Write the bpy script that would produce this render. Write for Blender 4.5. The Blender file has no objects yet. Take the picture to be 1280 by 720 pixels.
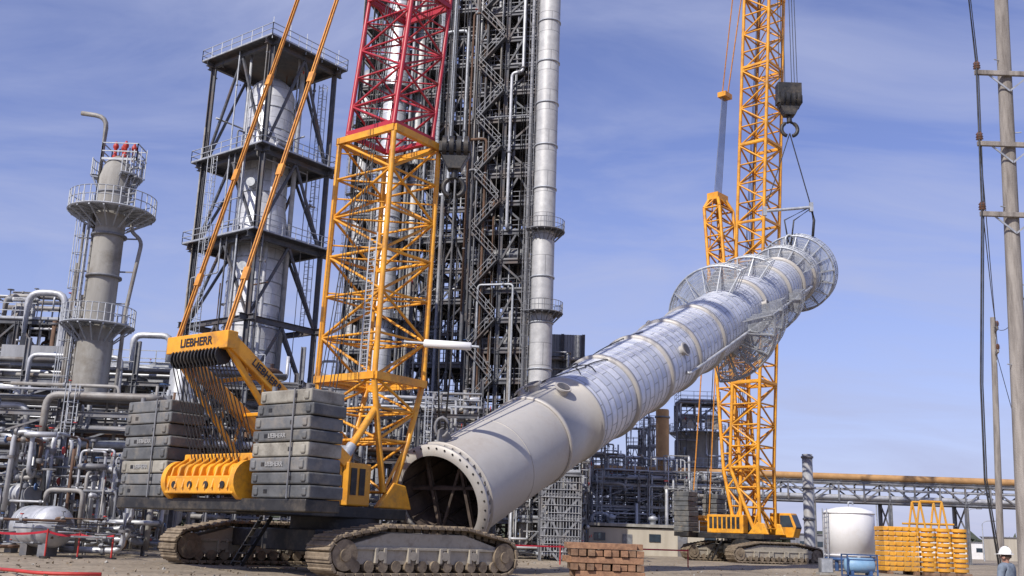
import bpy, math, random
from mathutils import Vector, Matrix
V=Vector
random.seed(7)
scene=bpy.context.scene
# ------------------------------------------------------------------ survey camera
F=1300.0; EYE=1.5; PITCH=math.atan(310/F); ROLL=math.radians(2.0)
fw=V((0,math.cos(PITCH),math.sin(PITCH))); r0=V((1,0,0)); u0=V((0,-math.sin(PITCH),math.cos(PITCH)))
rt=r0*math.cos(ROLL)+u0*math.sin(ROLL); up=-r0*math.sin(ROLL)+u0*math.cos(ROLL)
def W(px,py,Y):
    d=fw+rt*((px-640)/F)+up*((360-py)/F)
    return d*(Y/d.y)+V((0,0,EYE))
def X(px,py,Y): return W(px,py,Y).x
def Z(px,py,Y): return W(px,py,Y).z
cam_d=bpy.data.cameras.new("camera"); cam=bpy.data.objects.new("camera",cam_d); scene.collection.objects.link(cam)
cam_d.sensor_width=36; cam_d.lens=36*F/1280; cam_d.clip_end=6000; cam_d.clip_start=.1
cam.matrix_world=Matrix(((rt.x,up.x,-fw.x,0),(rt.y,up.y,-fw.y,0),(rt.z,up.z,-fw.z,EYE),(0,0,0,1)))
scene.camera=cam
scene.view_settings.view_transform='Standard'; scene.view_settings.look='None'; scene.view_settings.exposure=0

# ------------------------------------------------------------------ materials
def newmat(name):
    m=bpy.data.materials.new(name); m.use_nodes=True
    nt=m.node_tree; b=nt.nodes["Principled BSDF"]; return m,nt,b
def mat(name,c1,c2=None,rough=.6,metal=0,scale=1.5,bump=.15,dirt=None,dscale=.5,streak=False):
    m,nt,b=newmat(name); N=nt.nodes; L=nt.links
    tc=N.new('ShaderNodeTexCoord')
    mp=N.new('ShaderNodeMapping'); L.new(tc.outputs['Object'],mp.inputs[0])
    if streak: mp.inputs['Scale'].default_value=(1,1,.12)
    n=N.new('ShaderNodeTexNoise'); n.inputs['Scale'].default_value=scale; n.inputs['Detail'].default_value=4; n.inputs['Roughness'].default_value=.65
    L.new(mp.outputs[0],n.inputs['Vector'])
    c2=c2 or tuple(x*.72 for x in c1)
    r=N.new('ShaderNodeValToRGB'); r.color_ramp.elements[0].position=.35; r.color_ramp.elements[1].position=.65
    r.color_ramp.elements[0].color=(*c2,1); r.color_ramp.elements[1].color=(*c1,1)
    L.new(n.outputs['Fac'],r.inputs[0]); out=r.outputs[0]
    if dirt:
        n2=N.new('ShaderNodeTexNoise'); n2.inputs['Scale'].default_value=dscale; n2.inputs['Detail'].default_value=6; n2.inputs['Roughness'].default_value=.75
        L.new(tc.outputs['Object'],n2.inputs['Vector'])
        r2=N.new('ShaderNodeValToRGB'); r2.color_ramp.elements[0].position=.48; r2.color_ramp.elements[1].position=.68
        r2.color_ramp.elements[1].color=(.8,.8,.8,1)
        L.new(n2.outputs['Fac'],r2.inputs[0])
        mx=N.new('ShaderNodeMixRGB'); L.new(r2.outputs[0],mx.inputs[0]); L.new(out,mx.inputs[1]); mx.inputs[2].default_value=(*dirt,1); out=mx.outputs[0]
    L.new(out,b.inputs['Base Color'])
    mr=N.new('ShaderNodeMapRange'); mr.inputs[3].default_value=max(0,rough-.12); mr.inputs[4].default_value=min(1,rough+.15)
    L.new(n.outputs['Fac'],mr.inputs[0]); L.new(mr.outputs[0],b.inputs['Roughness'])
    b.inputs['Metallic'].default_value=metal
    if bump:
        bp=N.new('ShaderNodeBump'); bp.inputs['Strength'].default_value=bump; bp.inputs['Distance'].default_value=.02
        n3=N.new('ShaderNodeTexNoise'); n3.inputs['Scale'].default_value=scale*8; n3.inputs['Detail'].default_value=2
        L.new(tc.outputs['Object'],n3.inputs['Vector']); L.new(n3.outputs['Fac'],bp.inputs['Height']); L.new(bp.outputs[0],b.inputs['Normal'])
    return m
def clad(name,R,ca,cb,cs,bw=1.1,bh=.9,metal=.5,rough=.38,bump=.3,seam=.03,lo=.45):
    m,nt,b=newmat(name); N=nt.nodes; L=nt.links
    tc=N.new('ShaderNodeTexCoord'); s=N.new('ShaderNodeSeparateXYZ'); L.new(tc.outputs['Object'],s.inputs[0])
    a=N.new('ShaderNodeMath'); a.operation='ARCTAN2'; L.new(s.outputs[1],a.inputs[0]); L.new(s.outputs[0],a.inputs[1])
    ml=N.new('ShaderNodeMath'); ml.operation='MULTIPLY'; L.new(a.outputs[0],ml.inputs[0]); ml.inputs[1].default_value=R
    c=N.new('ShaderNodeCombineXYZ'); L.new(ml.outputs[0],c.inputs[0]); L.new(s.outputs[2],c.inputs[1])
    br=N.new('ShaderNodeTexBrick'); L.new(c.outputs[0],br.inputs['Vector']); br.inputs['Scale'].default_value=1
    br.inputs['Color1'].default_value=(*ca,1); br.inputs['Color2'].default_value=(*cb,1); br.inputs['Mortar'].default_value=(*cs,1)
    br.inputs['Brick Width'].default_value=bw; br.inputs['Row Height'].default_value=bh; br.inputs['Mortar Size'].default_value=seam; br.inputs['Mortar Smooth'].default_value=.3
    n=N.new('ShaderNodeTexNoise'); n.inputs['Scale'].default_value=1.2; n.inputs['Detail'].default_value=6; n.inputs['Roughness'].default_value=.7; L.new(tc.outputs['Object'],n.inputs['Vector'])
    mx=N.new('ShaderNodeMixRGB'); mx.blend_type='MULTIPLY'; mx.inputs[0].default_value=.55
    L.new(br.outputs[0],mx.inputs[1]); 
    r=N.new('ShaderNodeValToRGB'); r.color_ramp.elements[0].position=.3; r.color_ramp.elements[1].position=.62; r.color_ramp.elements[0].color=(lo,lo,lo+.02,1)
    L.new(n.outputs[0],r.inputs[0]); L.new(r.outputs[0],mx.inputs[2]); L.new(mx.outputs[0],b.inputs['Base Color'])
    b.inputs['Metallic'].default_value=metal; b.inputs['Roughness'].default_value=rough
    bp=N.new('ShaderNodeBump'); bp.inputs['Strength'].default_value=bump; bp.inputs['Distance'].default_value=.05
    n4=N.new('ShaderNodeTexNoise'); n4.inputs['Scale'].default_value=2.6; L.new(tc.outputs['Object'],n4.inputs['Vector'])
    ad=N.new('ShaderNodeMath'); ad.operation='SUBTRACT'; L.new(n4.outputs[0],ad.inputs[0]); L.new(br.outputs['Fac'],ad.inputs[1])
    L.new(ad.outputs[0],bp.inputs['Height']); L.new(bp.outputs[0],b.inputs['Normal'])
    return m
M_=dict(
 steel=mat('dark_structural_steel',(.12,.125,.14),(.06,.064,.073),.6,.1,2,dirt=(.12,.075,.05)),
 steel2=mat('mid_grey_steel',(.26,.27,.29),(.13,.135,.15),.55,.15,2,dirt=(.13,.10,.075)),
 steel3=mat('pale_hazed_weathered_steel',(.40,.41,.43),(.25,.26,.28),.6,.1,2,dirt=(.2,.16,.12)),  # paler grey paints distance haze into far plant steel; also on fin tubes
 galv=mat('galvanised_steel',(.46,.48,.51),(.30,.32,.35),.5,.3,3),
 pipe=mat('insulated_pipe_jacket',(.56,.57,.59),(.36,.37,.39),.45,.3,1.2),
 pipe2=mat('painted_pipe',(.33,.32,.3),(.2,.19,.18),.55,.1,1.5,dirt=(.14,.10,.07)),
 rust=mat('rusty_pipe',(.17,.10,.065),(.10,.06,.04),.85,.1,2),
 blue=mat('blue_equipment_paint',(.05,.11,.26),(.03,.07,.17),.5),
 ltblue=mat('light_blue_tank_paint',(.25,.42,.60),(.18,.33,.50),.5,dirt=(.3,.3,.3)),
 red=mat('red_equipment_paint',(.5,.04,.03),(.34,.03,.025),.5),
 yellow=mat('crane_yellow_paint',(.85,.40,.03),(.68,.285,.02),.42,0,1.2,.08,dirt=(.30,.155,.05),dscale=1.1),
 crred=mat('crane_red_paint',(.52,.03,.05),(.36,.02,.035),.42,0,1.2,.08,dirt=(.2,.05,.04),dscale=1.2),
 pend=mat('pendant_orange_paint',(.70,.30,.04),(.45,.18,.03),.5,.1,4),
 cw=mat('counterweight_dark_paint',(.115,.12,.125),(.065,.068,.072),.6,0,1.5,.2,dirt=(.22,.20,.165),dscale=.9),
 cwm=mat('counterweight_mid_paint',(.17,.175,.18),(.10,.105,.11),.65,0,1.5,.2,dirt=(.25,.22,.18),dscale=1.3),
 cwl=mat('counterweight_light_paint',(.35,.33,.28),(.21,.20,.17),.65,0,1.5,.2,dirt=(.12,.1,.08),dscale=.9),
 black=mat('black_steel',(.03,.03,.032),(.015,.015,.017),.5,.2,2,dirt=(.12,.1,.075),dscale=.8),
 track=mat('dusty_track_steel',(.30,.24,.17),(.13,.10,.07),.85,.15,2.5,.5),
 trackf=mat('track_frame_dusty_paint',(.48,.44,.36),(.29,.26,.21),.8,.05,1.4,.3,dirt=(.17,.13,.09),dscale=1.4),
 skirt=mat('grey_shop_primer',(.49,.47,.435),(.41,.39,.36),.5,.1,.7,.05,dirt=(.35,.31,.27),dscale=.35),
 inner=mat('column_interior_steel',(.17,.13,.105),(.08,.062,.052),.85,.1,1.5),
 conc=mat('weathered_concrete',(.38,.37,.34),(.24,.23,.21),.85,0,.8,.3,dirt=(.16,.14,.11),streak=True),
 beige=mat('beige_wall_paint',(.50,.46,.38),(.40,.36,.29),.8,0,.6,.1,streak=True),
 white=mat('white_tank_paint',(.82,.82,.82),(.76,.76,.76),.45,0,.8,.05,streak=True,dirt=(.66,.63,.58),dscale=.4),
 yellow2=mat('sun_faded_yellow_paint',(.76,.38,.04),(.56,.26,.025),.5,0,2,.1,dirt=(.3,.18,.06)),
 tan=mat('tan_pipe_insulation',(.50,.29,.12),(.36,.2,.08),.65,0,.6),
 wood=mat('timber',(.25,.145,.085),(.12,.068,.042),.9,0,3,.6,dirt=(.29,.22,.16),dscale=2),
 wood2=mat('timber_sawn_end',(.38,.215,.125),(.20,.105,.062),.9,0,5,.6,dirt=(.16,.09,.055),dscale=2),
 pole=mat('weathered_pole_wood',(.33,.30,.27),(.15,.132,.118),.9,0,6,.6,streak=True),
 rope=mat('wire_rope',(.07,.07,.075),(.03,.03,.03),.5,.5,5,0),
 glass=mat('dark_cab_glass',(.04,.06,.08),(.03,.04,.055),.12,0,1,0),
 lamp=mat('ceramic_insulator',(.2,.1,.07),(.12,.06,.04),.25,0,3,0),
 tape=mat('red_barrier_tape',(.55,.02,.04),(.4,.015,.03),.5,0,3,0),
 letter=mat('lettering_paint',(.02,.02,.03),(.01,.01,.02),.5,0,3,0),
 letterw=mat('faded_lettering_paint',(.40,.40,.39),(.26,.26,.26),.6,0,3,0),
 skin=mat('skin',(.45,.26,.18),(.38,.2,.14),.5,0,8,.05), shirt=mat('work_shirt_cloth',(.20,.24,.30),(.13,.16,.2),.9,0,12,.3),
 jeans=mat('denim_cloth',(.05,.07,.13),(.035,.05,.09),.9,0,12,.3), boot=mat('boot_leather',(.08,.05,.03),None,.6,0,8,.2),
 hat=mat('hard_hat_plastic',(.78,.78,.76),(.7,.7,.68),.3,0,3,0),
 panel=mat('ribbed_grey_cladding',(.33,.34,.36),(.22,.225,.24),.55,.2,1,.2,streak=True),
 clad_lift=clad('pale_insulation_cladding',2.15,(.70,.72,.79),(.52,.55,.64),(.33,.35,.40),1.3,.62,.22,.42,.6,.03,.62),
 clad_silver=clad('aluminium_vessel_jacket',2.4,(.72,.73,.74),(.60,.61,.63),(.36,.37,.38),3.2,1.0,.3,.42,.25,.03),
 clad_white=clad('pale_column_jacket',1.1,(.50,.50,.49),(.42,.42,.42),(.25,.25,.25),3.0,2.2,.12,.55,.15,.04),
 clad_dull=clad('dull_column_jacket',1.3,(.40,.40,.40),(.30,.305,.31),(.18,.18,.19),3.0,1.6,.25,.5,.2,.05),
)
# ------------------------------------------------------------------ mesh builders
def basis(d,hint=None):
    d=d.normalized(); h=hint or V((0,0,1))
    if abs(d.dot(h))>.98: h=V((1,0,0)) if abs(d.x)<.9 else V((0,1,0))
    s=d.cross(h).normalized(); return d,s,s.cross(d)
class MB:
    def __init__(s): s.v=[];s.f=[];s.sm=[]
    def add(s,vs,fs,sm=False):
        o=len(s.v); s.v+=vs; s.f+=[tuple(i+o for i in f) for f in fs]; s.sm+=[sm]*len(fs)
    def beam(s,a,b,w,h=None,hint=None):
        a=V(a);b=V(b)
        if (b-a).length<1e-5: return
        h=h or w; d,x,y=basis(b-a,hint); x=x*w/2;y=y*h/2
        s.add([a-x-y,a+x-y,a+x+y,a-x+y,b-x-y,b+x-y,b+x+y,b-x+y],[(3,2,1,0),(4,5,6,7),(0,1,5,4),(1,2,6,5),(2,3,7,6),(3,0,4,7)])
    def ibeam(s,a,b,w,h=None,hint=None):
        a=V(a);b=V(b);h=h or w
        if (b-a).length<1e-5: return
        d,x,y=basis(b-a,hint); t=w*.12
        s.beam(a+y*(h/2-t/2),b+y*(h/2-t/2),w,t,hint); s.beam(a-y*(h/2-t/2),b-y*(h/2-t/2),w,t,hint); s.beam(a,b,t,h-2*t-.002,hint)
    def tube(s,a,b,r,r2=None,n=8,cap=True):
        s.lathe(a,b-a if isinstance(b,Vector) else V(b)-V(a),[(r,0),(r if r2 is None else r2,1)],n,cap,True)
    def lathe(s,a,ax,prof,n=24,cap=True,rel=False,inside=False):
        a=V(a);ax=V(ax);L=ax.length if rel else 1
        d,x,y=basis(ax); vs=[];fs=[]
        for r,z in prof:
            for i in range(n):
                t=2*math.pi*i/n; vs.append(a+d*(z*L)+(x*math.cos(t)+y*math.sin(t))*r)
        for k in range(len(prof)-1):
            for i in range(n):
                j=(i+1)%n; q=(k*n+i,k*n+j,(k+1)*n+j,(k+1)*n+i); fs.append(q if inside else q[::-1])
        s.add(vs,fs,True)
        if cap:
            m=(len(prof)-1)*n
            s.add(list(vs[:n])+list(vs[m:]),[tuple(range(n)),tuple(range(2*n-1,n-1,-1))],False)
    def pipe(s,pts,r,n=8,rad=None,closed=False):
        pts=[V(p) for p in pts]
        if rad:
            q=[pts[0]]
            for i in range(1,len(pts)-1):
                a,b,c=pts[i-1:i+2]; l=min(rad,(a-b).length*.45,(c-b).length*.45)
                p0=b+(a-b).normalized()*l; p1=b+(c-b).normalized()*l
                for k in range(5):
                    t=k/4; q.append(p0*(1-t)**2+b*2*t*(1-t)+p1*t*t)
            q.append(pts[-1]); pts=q
        vs=[];fs=[];m=len(pts); pv=None
        for i,p in enumerate(pts):
            if closed: d=(pts[(i+1)%m]-pts[i-1])
            else: d=(pts[min(i+1,m-1)]-pts[max(i-1,0)])
            if d.length<1e-6: d=V((0,0,1))
            d.normalize()
            if pv is None: _,x,y=basis(d)
            else:
                x=pv-d*pv.dot(d); x.normalize(); y=d.cross(x)
            pv=x
            for k in range(n):
                t=2*math.pi*k/n; vs.append(p+(x*math.cos(t)+y*math.sin(t))*r)
        for i in range(m if closed else m-1):
            for k in range(n):
                j=(k+1)%n; i2=(i+1)%m; fs.append((i*n+k,i*n+j,i2*n+j,i2*n+k))
        if not closed: fs+= [tuple(range(n-1,-1,-1)),tuple(range((m-1)*n,m*n))]
        s.add(vs,fs,n>5)
    def box(s,c,sz,ux=V((1,0,0)),uy=V((0,1,0)),uz=V((0,0,1))):
        c=V(c);x=ux*sz[0]/2;y=uy*sz[1]/2;z=uz*sz[2]/2
        s.add([c-x-y-z,c+x-y-z,c+x+y-z,c-x+y-z,c-x-y+z,c+x-y+z,c+x+y+z,c-x+y+z],[(3,2,1,0),(4,5,6,7),(0,1,5,4),(1,2,6,5),(2,3,7,6),(3,0,4,7)])
    def prism(s,poly,ext):
        n=len(poly); ext=V(ext); vs=[V(p) for p in poly]+[V(p)+ext for p in poly]
        s.add(vs,[tuple(range(n)),tuple(range(2*n-1,n-1,-1))]+[(i,n+i,n+(i+1)%n,(i+1)%n) for i in range(n)])
    def arc(s,c,ax,R,a0,a1,r,n=4,x=None,y=None,step=8):
        k=max(2,int(abs(a1-a0)/step)+1); full=abs(abs(a1-a0)-360)<.1
        pts=[]
        for i in range(k if full else k+1):
            t=math.radians(a0+(a1-a0)*i/k); pts.append(c+(x*math.cos(t)+y*math.sin(t))*R)
        s.pipe(pts,r,n,closed=full)
class Obj:
    def __init__(s,name,M=None):
        s.e=bpy.data.objects.new(name,None); s.e.empty_display_size=.5; scene.collection.objects.link(s.e); s.p={}; s.M=M; s.kids=[]
    def part(s,n,m,bevel=0):
        k=(n,m)
        if k not in s.p: s.p[k]=(MB(),bevel)
        return s.p[k][0]
    def done(s):
        off=V((0,0,0))
        if s.M is not None: s.e.matrix_world=s.M
        else:
            lo=[min(v[i] for b,_ in s.p.values() for v in b.v) for i in range(3)]; hi=[max(v[i] for b,_ in s.p.values() for v in b.v) for i in range(3)]
            off=V(((lo[0]+hi[0])/2,(lo[1]+hi[1])/2,lo[2])); s.e.location=off
        for (n,m),(b,bev) in s.p.items():
            if not b.v: continue
            me=bpy.data.meshes.new(n); me.from_pydata([v-off for v in b.v],[],b.f); me.polygons.foreach_set('use_smooth',b.sm)
            me.materials.append(M_[m]); ob=bpy.data.objects.new(n,me); scene.collection.objects.link(ob); ob.parent=s.e
            if bev:
                md=ob.modifiers.new('bevel','BEVEL'); md.width=bev; md.segments=2; md.limit_method='ANGLE'
        for k in s.kids:
            k.parent=s.e; k.matrix_basis=Matrix.Translation(-off)@k.matrix_basis
        return s.e
    def text(s,body,size,org,x,y,m):
        cu=bpy.data.curves.new('lettering','FONT'); cu.body=body; cu.size=size; cu.extrude=.006; cu.offset=size*.02; cu.align_x='CENTER'; cu.align_y='CENTER'
        cu.materials.append(M_[m]); ob=bpy.data.objects.new('lettering',cu); scene.collection.objects.link(ob)
        x=x.normalized(); z=x.cross(y).normalized(); y=z.cross(x)
        ob.matrix_basis=Matrix(((x.x,y.x,z.x,org.x),(x.y,y.y,z.y,org.y),(x.z,y.z,z.z,org.z),(0,0,0,1))); s.kids.append(ob)
UZ=V((0,0,1))
def rail(mb,pts,closed=False,h=1.1,r=.03,sp=1.5,toe=True):
    pts=[V(p) for p in pts]
    if closed: pts=pts+[pts[0]]
    for a,b in zip(pts,pts[1:]):
        L=(b-a).length
        if L<.01: continue
        k=max(1,int(round(L/sp)))
        for i in range(k+1):
            p=a.lerp(b,i/k); mb.beam(p,p+UZ*h,r*1.8)
        for z in (h,h*.52): mb.beam(a+UZ*z,b+UZ*z,r*1.8)
        if toe: mb.beam(a+UZ*.07,b+UZ*.07,.02,.14)
def ladder(mb,base,d,h,cage=True,w=.5,z0=0):
    base=V(base); d=V(d).normalized(); x=d.cross(UZ).normalized()
    for s in(-1,1): mb.beam(base+x*w/2*s,base+x*w/2*s+UZ*h,.06)
    k=int(h/.35)
    for i in range(k): mb.beam(base-x*w/2+UZ*(i+.5)*.35,base+x*w/2+UZ*(i+.5)*.35,.03)
    if cage:
        z=2.2
        while z<h:
            mb.pipe([base+UZ*z+x*math.cos(t)*.38+d*(.05+math.sin(t)*.7) for t in [math.pi*i/6 for i in range(7)]],.025,4); z+=1.1
        for t in (.25,.5,.75):
            a=math.pi*t; q=base+x*math.cos(a)*.38+d*(.05+math.sin(a)*.7); mb.beam(q+UZ*2.2,q+UZ*h,.04)
def lattice(mb,secs,sx,sy,chord,brace,bay=2.6,horiz=True,n=6):
    for (c0,w0,d0),(c1,w1,d1) in zip(secs,secs[1:]):
        C=lambda t,i:(c0.lerp(c1,t)+sx*((w0+(w1-w0)*t)/2*(1,1,-1,-1)[i])+sy*((d0+(d1-d0)*t)/2*(1,-1,-1,1)[i]))
        for i in range(4): mb.tube(C(0,i),C(1,i),chord,None,n)
        k=max(1,int(round((c1-c0).length/bay)))
        for j in range(k):
            t0=j/k;t1=(j+1)/k
            for i in range(4):
                q=(i+1)%4
                if (j+i)%2: mb.tube(C(t0,i),C(t1,q),brace,None,5,False)
                else: mb.tube(C(t0,q),C(t1,i),brace,None,5,False)
                if horiz: mb.tube(C(t0,i),C(t0,q),brace*.9,None,5,False)
            mb.tube(C(t0,0),C(t0,2),brace*.7,None,4,False)
        for i in range(4): mb.tube(C(1,i),C(1,(i+1)%4),brace*1.2,None,5,False)
def frame(o,base,ux,uy,xs,ys,zs,cw=.35,bw=.25,m='steel',decks=None,rails=None,brace=.6,rs=1,railm='galv',over=0,bdiag=.14,deckm=None):
    R=random.Random(rs); a=o.part('columns_and_beams',m); rl=o.part('handrails',railm); dk=o.part('grating_decks',deckm or m)
    Pt=lambda x,y,z: base+ux*x+uy*y+UZ*z
    for x in xs:
        for y in ys: a.ibeam(Pt(x,y,0),Pt(x,y,zs[-1]),cw,cw)
    for zi,z in enumerate(zs):
        for y in ys: a.ibeam(Pt(xs[0]-over,y,z),Pt(xs[-1]+over,y,z),bw*.8,bw*1.2)
        for x in xs: a.ibeam(Pt(x,ys[0]-over,z),Pt(x,ys[-1]+over,z),bw*.8,bw*1.1)
        z0=zs[zi-1] if zi else 0
        faces=[((xs[i],y),(xs[i+1],y)) for i in range(len(xs)-1) for y in (ys[0],ys[-1])]+[((x,ys[i]),(x,ys[i+1])) for i in range(len(ys)-1) for x in (xs[0],xs[-1])]
        for p,q in faces:
            t=R.random()
            if t<brace:
                k=R.random()
                if k<.4: a.beam(Pt(*p,z0),Pt(*q,z),bdiag)
                elif k<.7: a.beam(Pt(*q,z0),Pt(*p,z),bdiag)
                else:
                    mid=((p[0]+q[0])/2,(p[1]+q[1])/2); a.beam(Pt(*p,z0),Pt(*mid,z),bdiag); a.beam(Pt(*q,z0),Pt(*mid,z),bdiag)
        if decks is None or zi in decks:
            dk.box(Pt((xs[0]+xs[-1])/2,(ys[0]+ys[-1])/2,z+bw*.6+.04),(xs[-1]-xs[0]+2*over,ys[-1]-ys[0]+2*over,.05),ux,uy)
        if rails is None or zi in rails:
            e=over; zz=z+bw*.6+.07
            rail(rl,[Pt(xs[0]-e,ys[0]-e,zz),Pt(xs[-1]+e,ys[0]-e,zz),Pt(xs[-1]+e,ys[-1]+e,zz),Pt(xs[0]-e,ys[-1]+e,zz)],True)
def ringplat(o,c,R0,R1,x=V((1,0,0)),y=V((0,1,0)),z=UZ,a0=0,a1=360,h=1.1,m='galv',mesh=False,deck=True):
    g=o.part('access_platforms',m); full=abs(a1-a0-360)<.1
    k=int((a1-a0)/10); st=(a1-a0)/k
    Q=lambda r,t,zz:c+(x*math.cos(math.radians(t))+y*math.sin(math.radians(t)))*r+z*zz
    if deck:
        vs=[];fs=[]
        n=k if full else k+1
        for i in range(n):
            t=a0+st*i
            for r in (R0,R1):
                for zz in(-.03,.03): vs.append(Q(r,t,zz))
        for i in range(k):
            p=i*4;q=((i+1)%n)*4
            fs+=[(p,p+2,q+2,q),(p+1,q+1,q+3,p+3),(p+2,p+3,q+3,q+2),(p,q,q+1,p+1)]
        g.add(vs,fs)
    g.arc(c,z,R1,a0,a1,.07,4,x,y)
    for zz in (h*.5,h): g.arc(c+z*zz,z,R1,a0,a1,.03,4,x,y)
    for i in range(k if full else k+1):
        t=a0+st*i; g.beam(Q(R1,t,0),Q(R1,t,h),.05)
        if i%2==0: g.beam(Q(R0,t,-.12),Q(R1,t,-.1),.09); g.beam(Q(R0,t,-1.0),Q(R1-.1,t,-.12),.07)
    if mesh:
        nn=int((a1-a0)/1.6)
        for i in range(nn+1): t=a0+(a1-a0)*i/nn; g.beam(Q(R0,t,0),Q(R1,t,0),.045,.03)
        for j in range(int((R1-R0)/.25)+1): g.arc(c,z,R0+j*.25,a0,a1,.02,3,x,y,10)
        nn=int((a1-a0)/3)
        for i in range(nn+1): t=a0+(a1-a0)*i/nn; g.beam(Q(R1,t,0),Q(R1,t,h),.022)
        for j in range(1,5): g.arc(c+z*h*j/5,z,R1,a0,a1,.014,3,x,y,10)
        for e in ([] if full else [a0,a1]):
            for zz in (h*.5,h): g.beam(Q(R0,e,zz),Q(R1,e,zz),.05)
def piping(o,x0,x1,y0,y1,z0,z1,n,rs,rr=(.06,.22),mats=('pipe','pipe','pipe','pipe2','pipe2','galv','steel2','rust'),ux=V((1,0,0)),uy=V((0,1,0)),org=V((0,0,0)),vert=.55):
    R=random.Random(rs); T=lambda p:org+ux*p[0]+uy*p[1]+UZ*p[2]
    for i in range(n):
        p=[R.uniform(x0,x1),R.uniform(y0,y1),R.uniform(z0,z1)]; pts=[T(p)]; ax=2 if R.random()<vert else R.choice((0,0,1))
        for k in range(R.randint(2,5)):
            lo,hi=((x0,x1),(y0,y1),(z0,z1))[ax]; L=(hi-lo)*R.uniform(.15,.7 if ax!=1 else .5)*R.choice((-1,1))
            if ax==0: L=max(-6,min(6,L))
            q=p[:]; q[ax]=min(hi,max(lo,q[ax]+L))
            if abs(q[ax]-p[ax])>.8: p=q; pts.append(T(p))
            ax=R.choice([t for t in (0,0,1,2,2) if t!=ax])
        if len(pts)<2: continue
        r=R.uniform(*rr)*R.choice((.6,1,1)); mt=R.choice(mats)
        o.part('piping',mt).pipe(pts,r,8,r*3.2)
        for a,b in zip(pts,pts[1:]):
            if R.random()<.6:
                c=a.lerp(b,R.random()); d=(b-a).normalized(); o.part('flanges_and_valves','steel2').tube(c-d*.06,c+d*.06,r*1.6,None,10)
                if R.random()<.5:
                    o.part('flanges_and_valves','steel2').lathe(c-d*r*1.8,d,[(r*.7,0),(r*1.5,r*.9),(r*1.5,r*1.6),(r*.7,r*2.6)],10); 
                    _,sx,sy=basis(d); o.part('flanges_and_valves','steel2').tube(c,c+sy*r*4,r*.25,None,6)
                    o.part('valve_handwheels',R.choice(('red','steel2','blue','steel2'))).tube(c+sy*r*4,c+sy*(r*4+.05),r*1.4,None,12)
def rack(o,x0,x1,y,w,zs,bay,rs,npipe=7,m='steel2',clutter=40,rr=(.08,.25)):
    R=random.Random(rs); a=o.part('rack_steelwork',m); n=max(1,int((x1-x0)/bay)); xs=[x0+(x1-x0)*i/n for i in range(n+1)]
    for x in xs:
        for yy in(y,y+w): a.ibeam((x,yy,0),(x,yy,zs[-1]+R.choice((.5,.5,1.6,2.4))),.3)
        for z in zs: a.ibeam((x,y-.3,z),(x,y+w+.3,z),.25,.35)
        if R.random()<.5: a.beam((x,y,0.3),(x,y+w,zs[0]-.2),.12)
    for z in zs:
        for yy in (y,y+w): a.ibeam((x0,yy,z-.42),(x1,yy,z-.42),.2,.28)
        for i in range(npipe):
            yy=y+.3+(w-.6)*i/(npipe-1); r=R.uniform(*rr); mt=R.choice(('pipe','pipe','pipe2','pipe2','galv','steel2','rust'))
            xa=x0+(R.uniform(0,.6)*(x1-x0) if R.random()<.6 else 0); xb=x1-(R.uniform(0,.38)*(x1-x0) if R.random()<.6 else 0)
            pts=[(xa,yy,z+.2+r),(xb,yy,z+.2+r)]
            if R.random()<.6: pts=[(xa,yy,z+.2+r+R.choice((-2.2,1.8)))]+pts
            if R.random()<.5: pts=pts+[(xb,yy,z+.2+r+R.choice((-2.6,1.6)))]
            o.part('rack_pipes',mt).pipe(pts,r,8,r*3)
    for i in range(n):
        if R.random()<.55:
            z0=0
            for z in zs: a.beam((xs[i],y,z0+.1),(xs[i+1],y,z-.4),.1); z0=z
        if R.random()<.4: rail(o.part('handrails','galv'),[(xs[i],y-.3,zs[-1]+.2),(xs[i+1],y-.3,zs[-1]+.2)])
        if R.random()<.3: ladder(o.part('handrails','galv'),(xs[i]+.8,y-.4,0),(0,-1,0),zs[-1]+1.1)
    piping(o,x0,x1,y-.9,y+w,.4,zs[-1]+1.2,clutter,rs+5)

# ------------------------------------------------------------------ ground
m,nt,b=newmat('dusty_gravel'); N=nt.nodes; L=nt.links
tc=N.new('ShaderNodeTexCoord'); n=N.new('ShaderNodeTexNoise'); n.inputs['Scale'].default_value=.12; n.inputs['Detail'].default_value=10; n.inputs['Roughness'].default_value=.7
L.new(tc.outputs['Object'],n.inputs[0]); r=N.new('ShaderNodeValToRGB'); r.color_ramp.elements[0].position=.35; r.color_ramp.elements[1].position=.66
r.color_ramp.elements[0].color=(.18,.145,.105,1); r.color_ramp.elements[1].color=(.36,.30,.22,1); L.new(n.outputs[0],r.inputs[0])
n2=N.new('ShaderNodeTexNoise'); n2.inputs['Scale'].default_value=4; n2.inputs['Detail'].default_value=6; L.new(tc.outputs['Object'],n2.inputs[0])
mx=N.new('ShaderNodeMixRGB'); mx.blend_type='OVERLAY'; mx.inputs[0].default_value=.7; L.new(r.outputs[0],mx.inputs[1]); L.new(n2.outputs[0],mx.inputs[2]); L.new(mx.outputs[0],b.inputs['Base Color'])
bp=N.new('ShaderNodeBump'); bp.inputs['Distance'].default_value=.08; bp.inputs['Strength'].default_value=.8; L.new(n2.outputs[0],bp.inputs['Height']); L.new(bp.outputs[0],b.inputs['Normal']); b.inputs['Roughness'].default_value=.95
me=bpy.data.meshes.new('ground')
R=random.Random(3); gx=[-3000,-800,-300,-120]+[-60+1.5*i for i in range(81)]+[120,300,800,3000]; gy=[-3000,-300,-40,0,12]+[20+1.2*i for i in range(66)]+[130,300,800,3000]
vs=[];fs=[]
for y in gy:
    for x in gx:
        inn=-58<x<60 and 18<y<98; vs.append((x,y,(R.uniform(-.04,.04)+.04*math.sin(x*.4+y*.17)-.02) if inn else 0))
w=len(gx)
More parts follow.
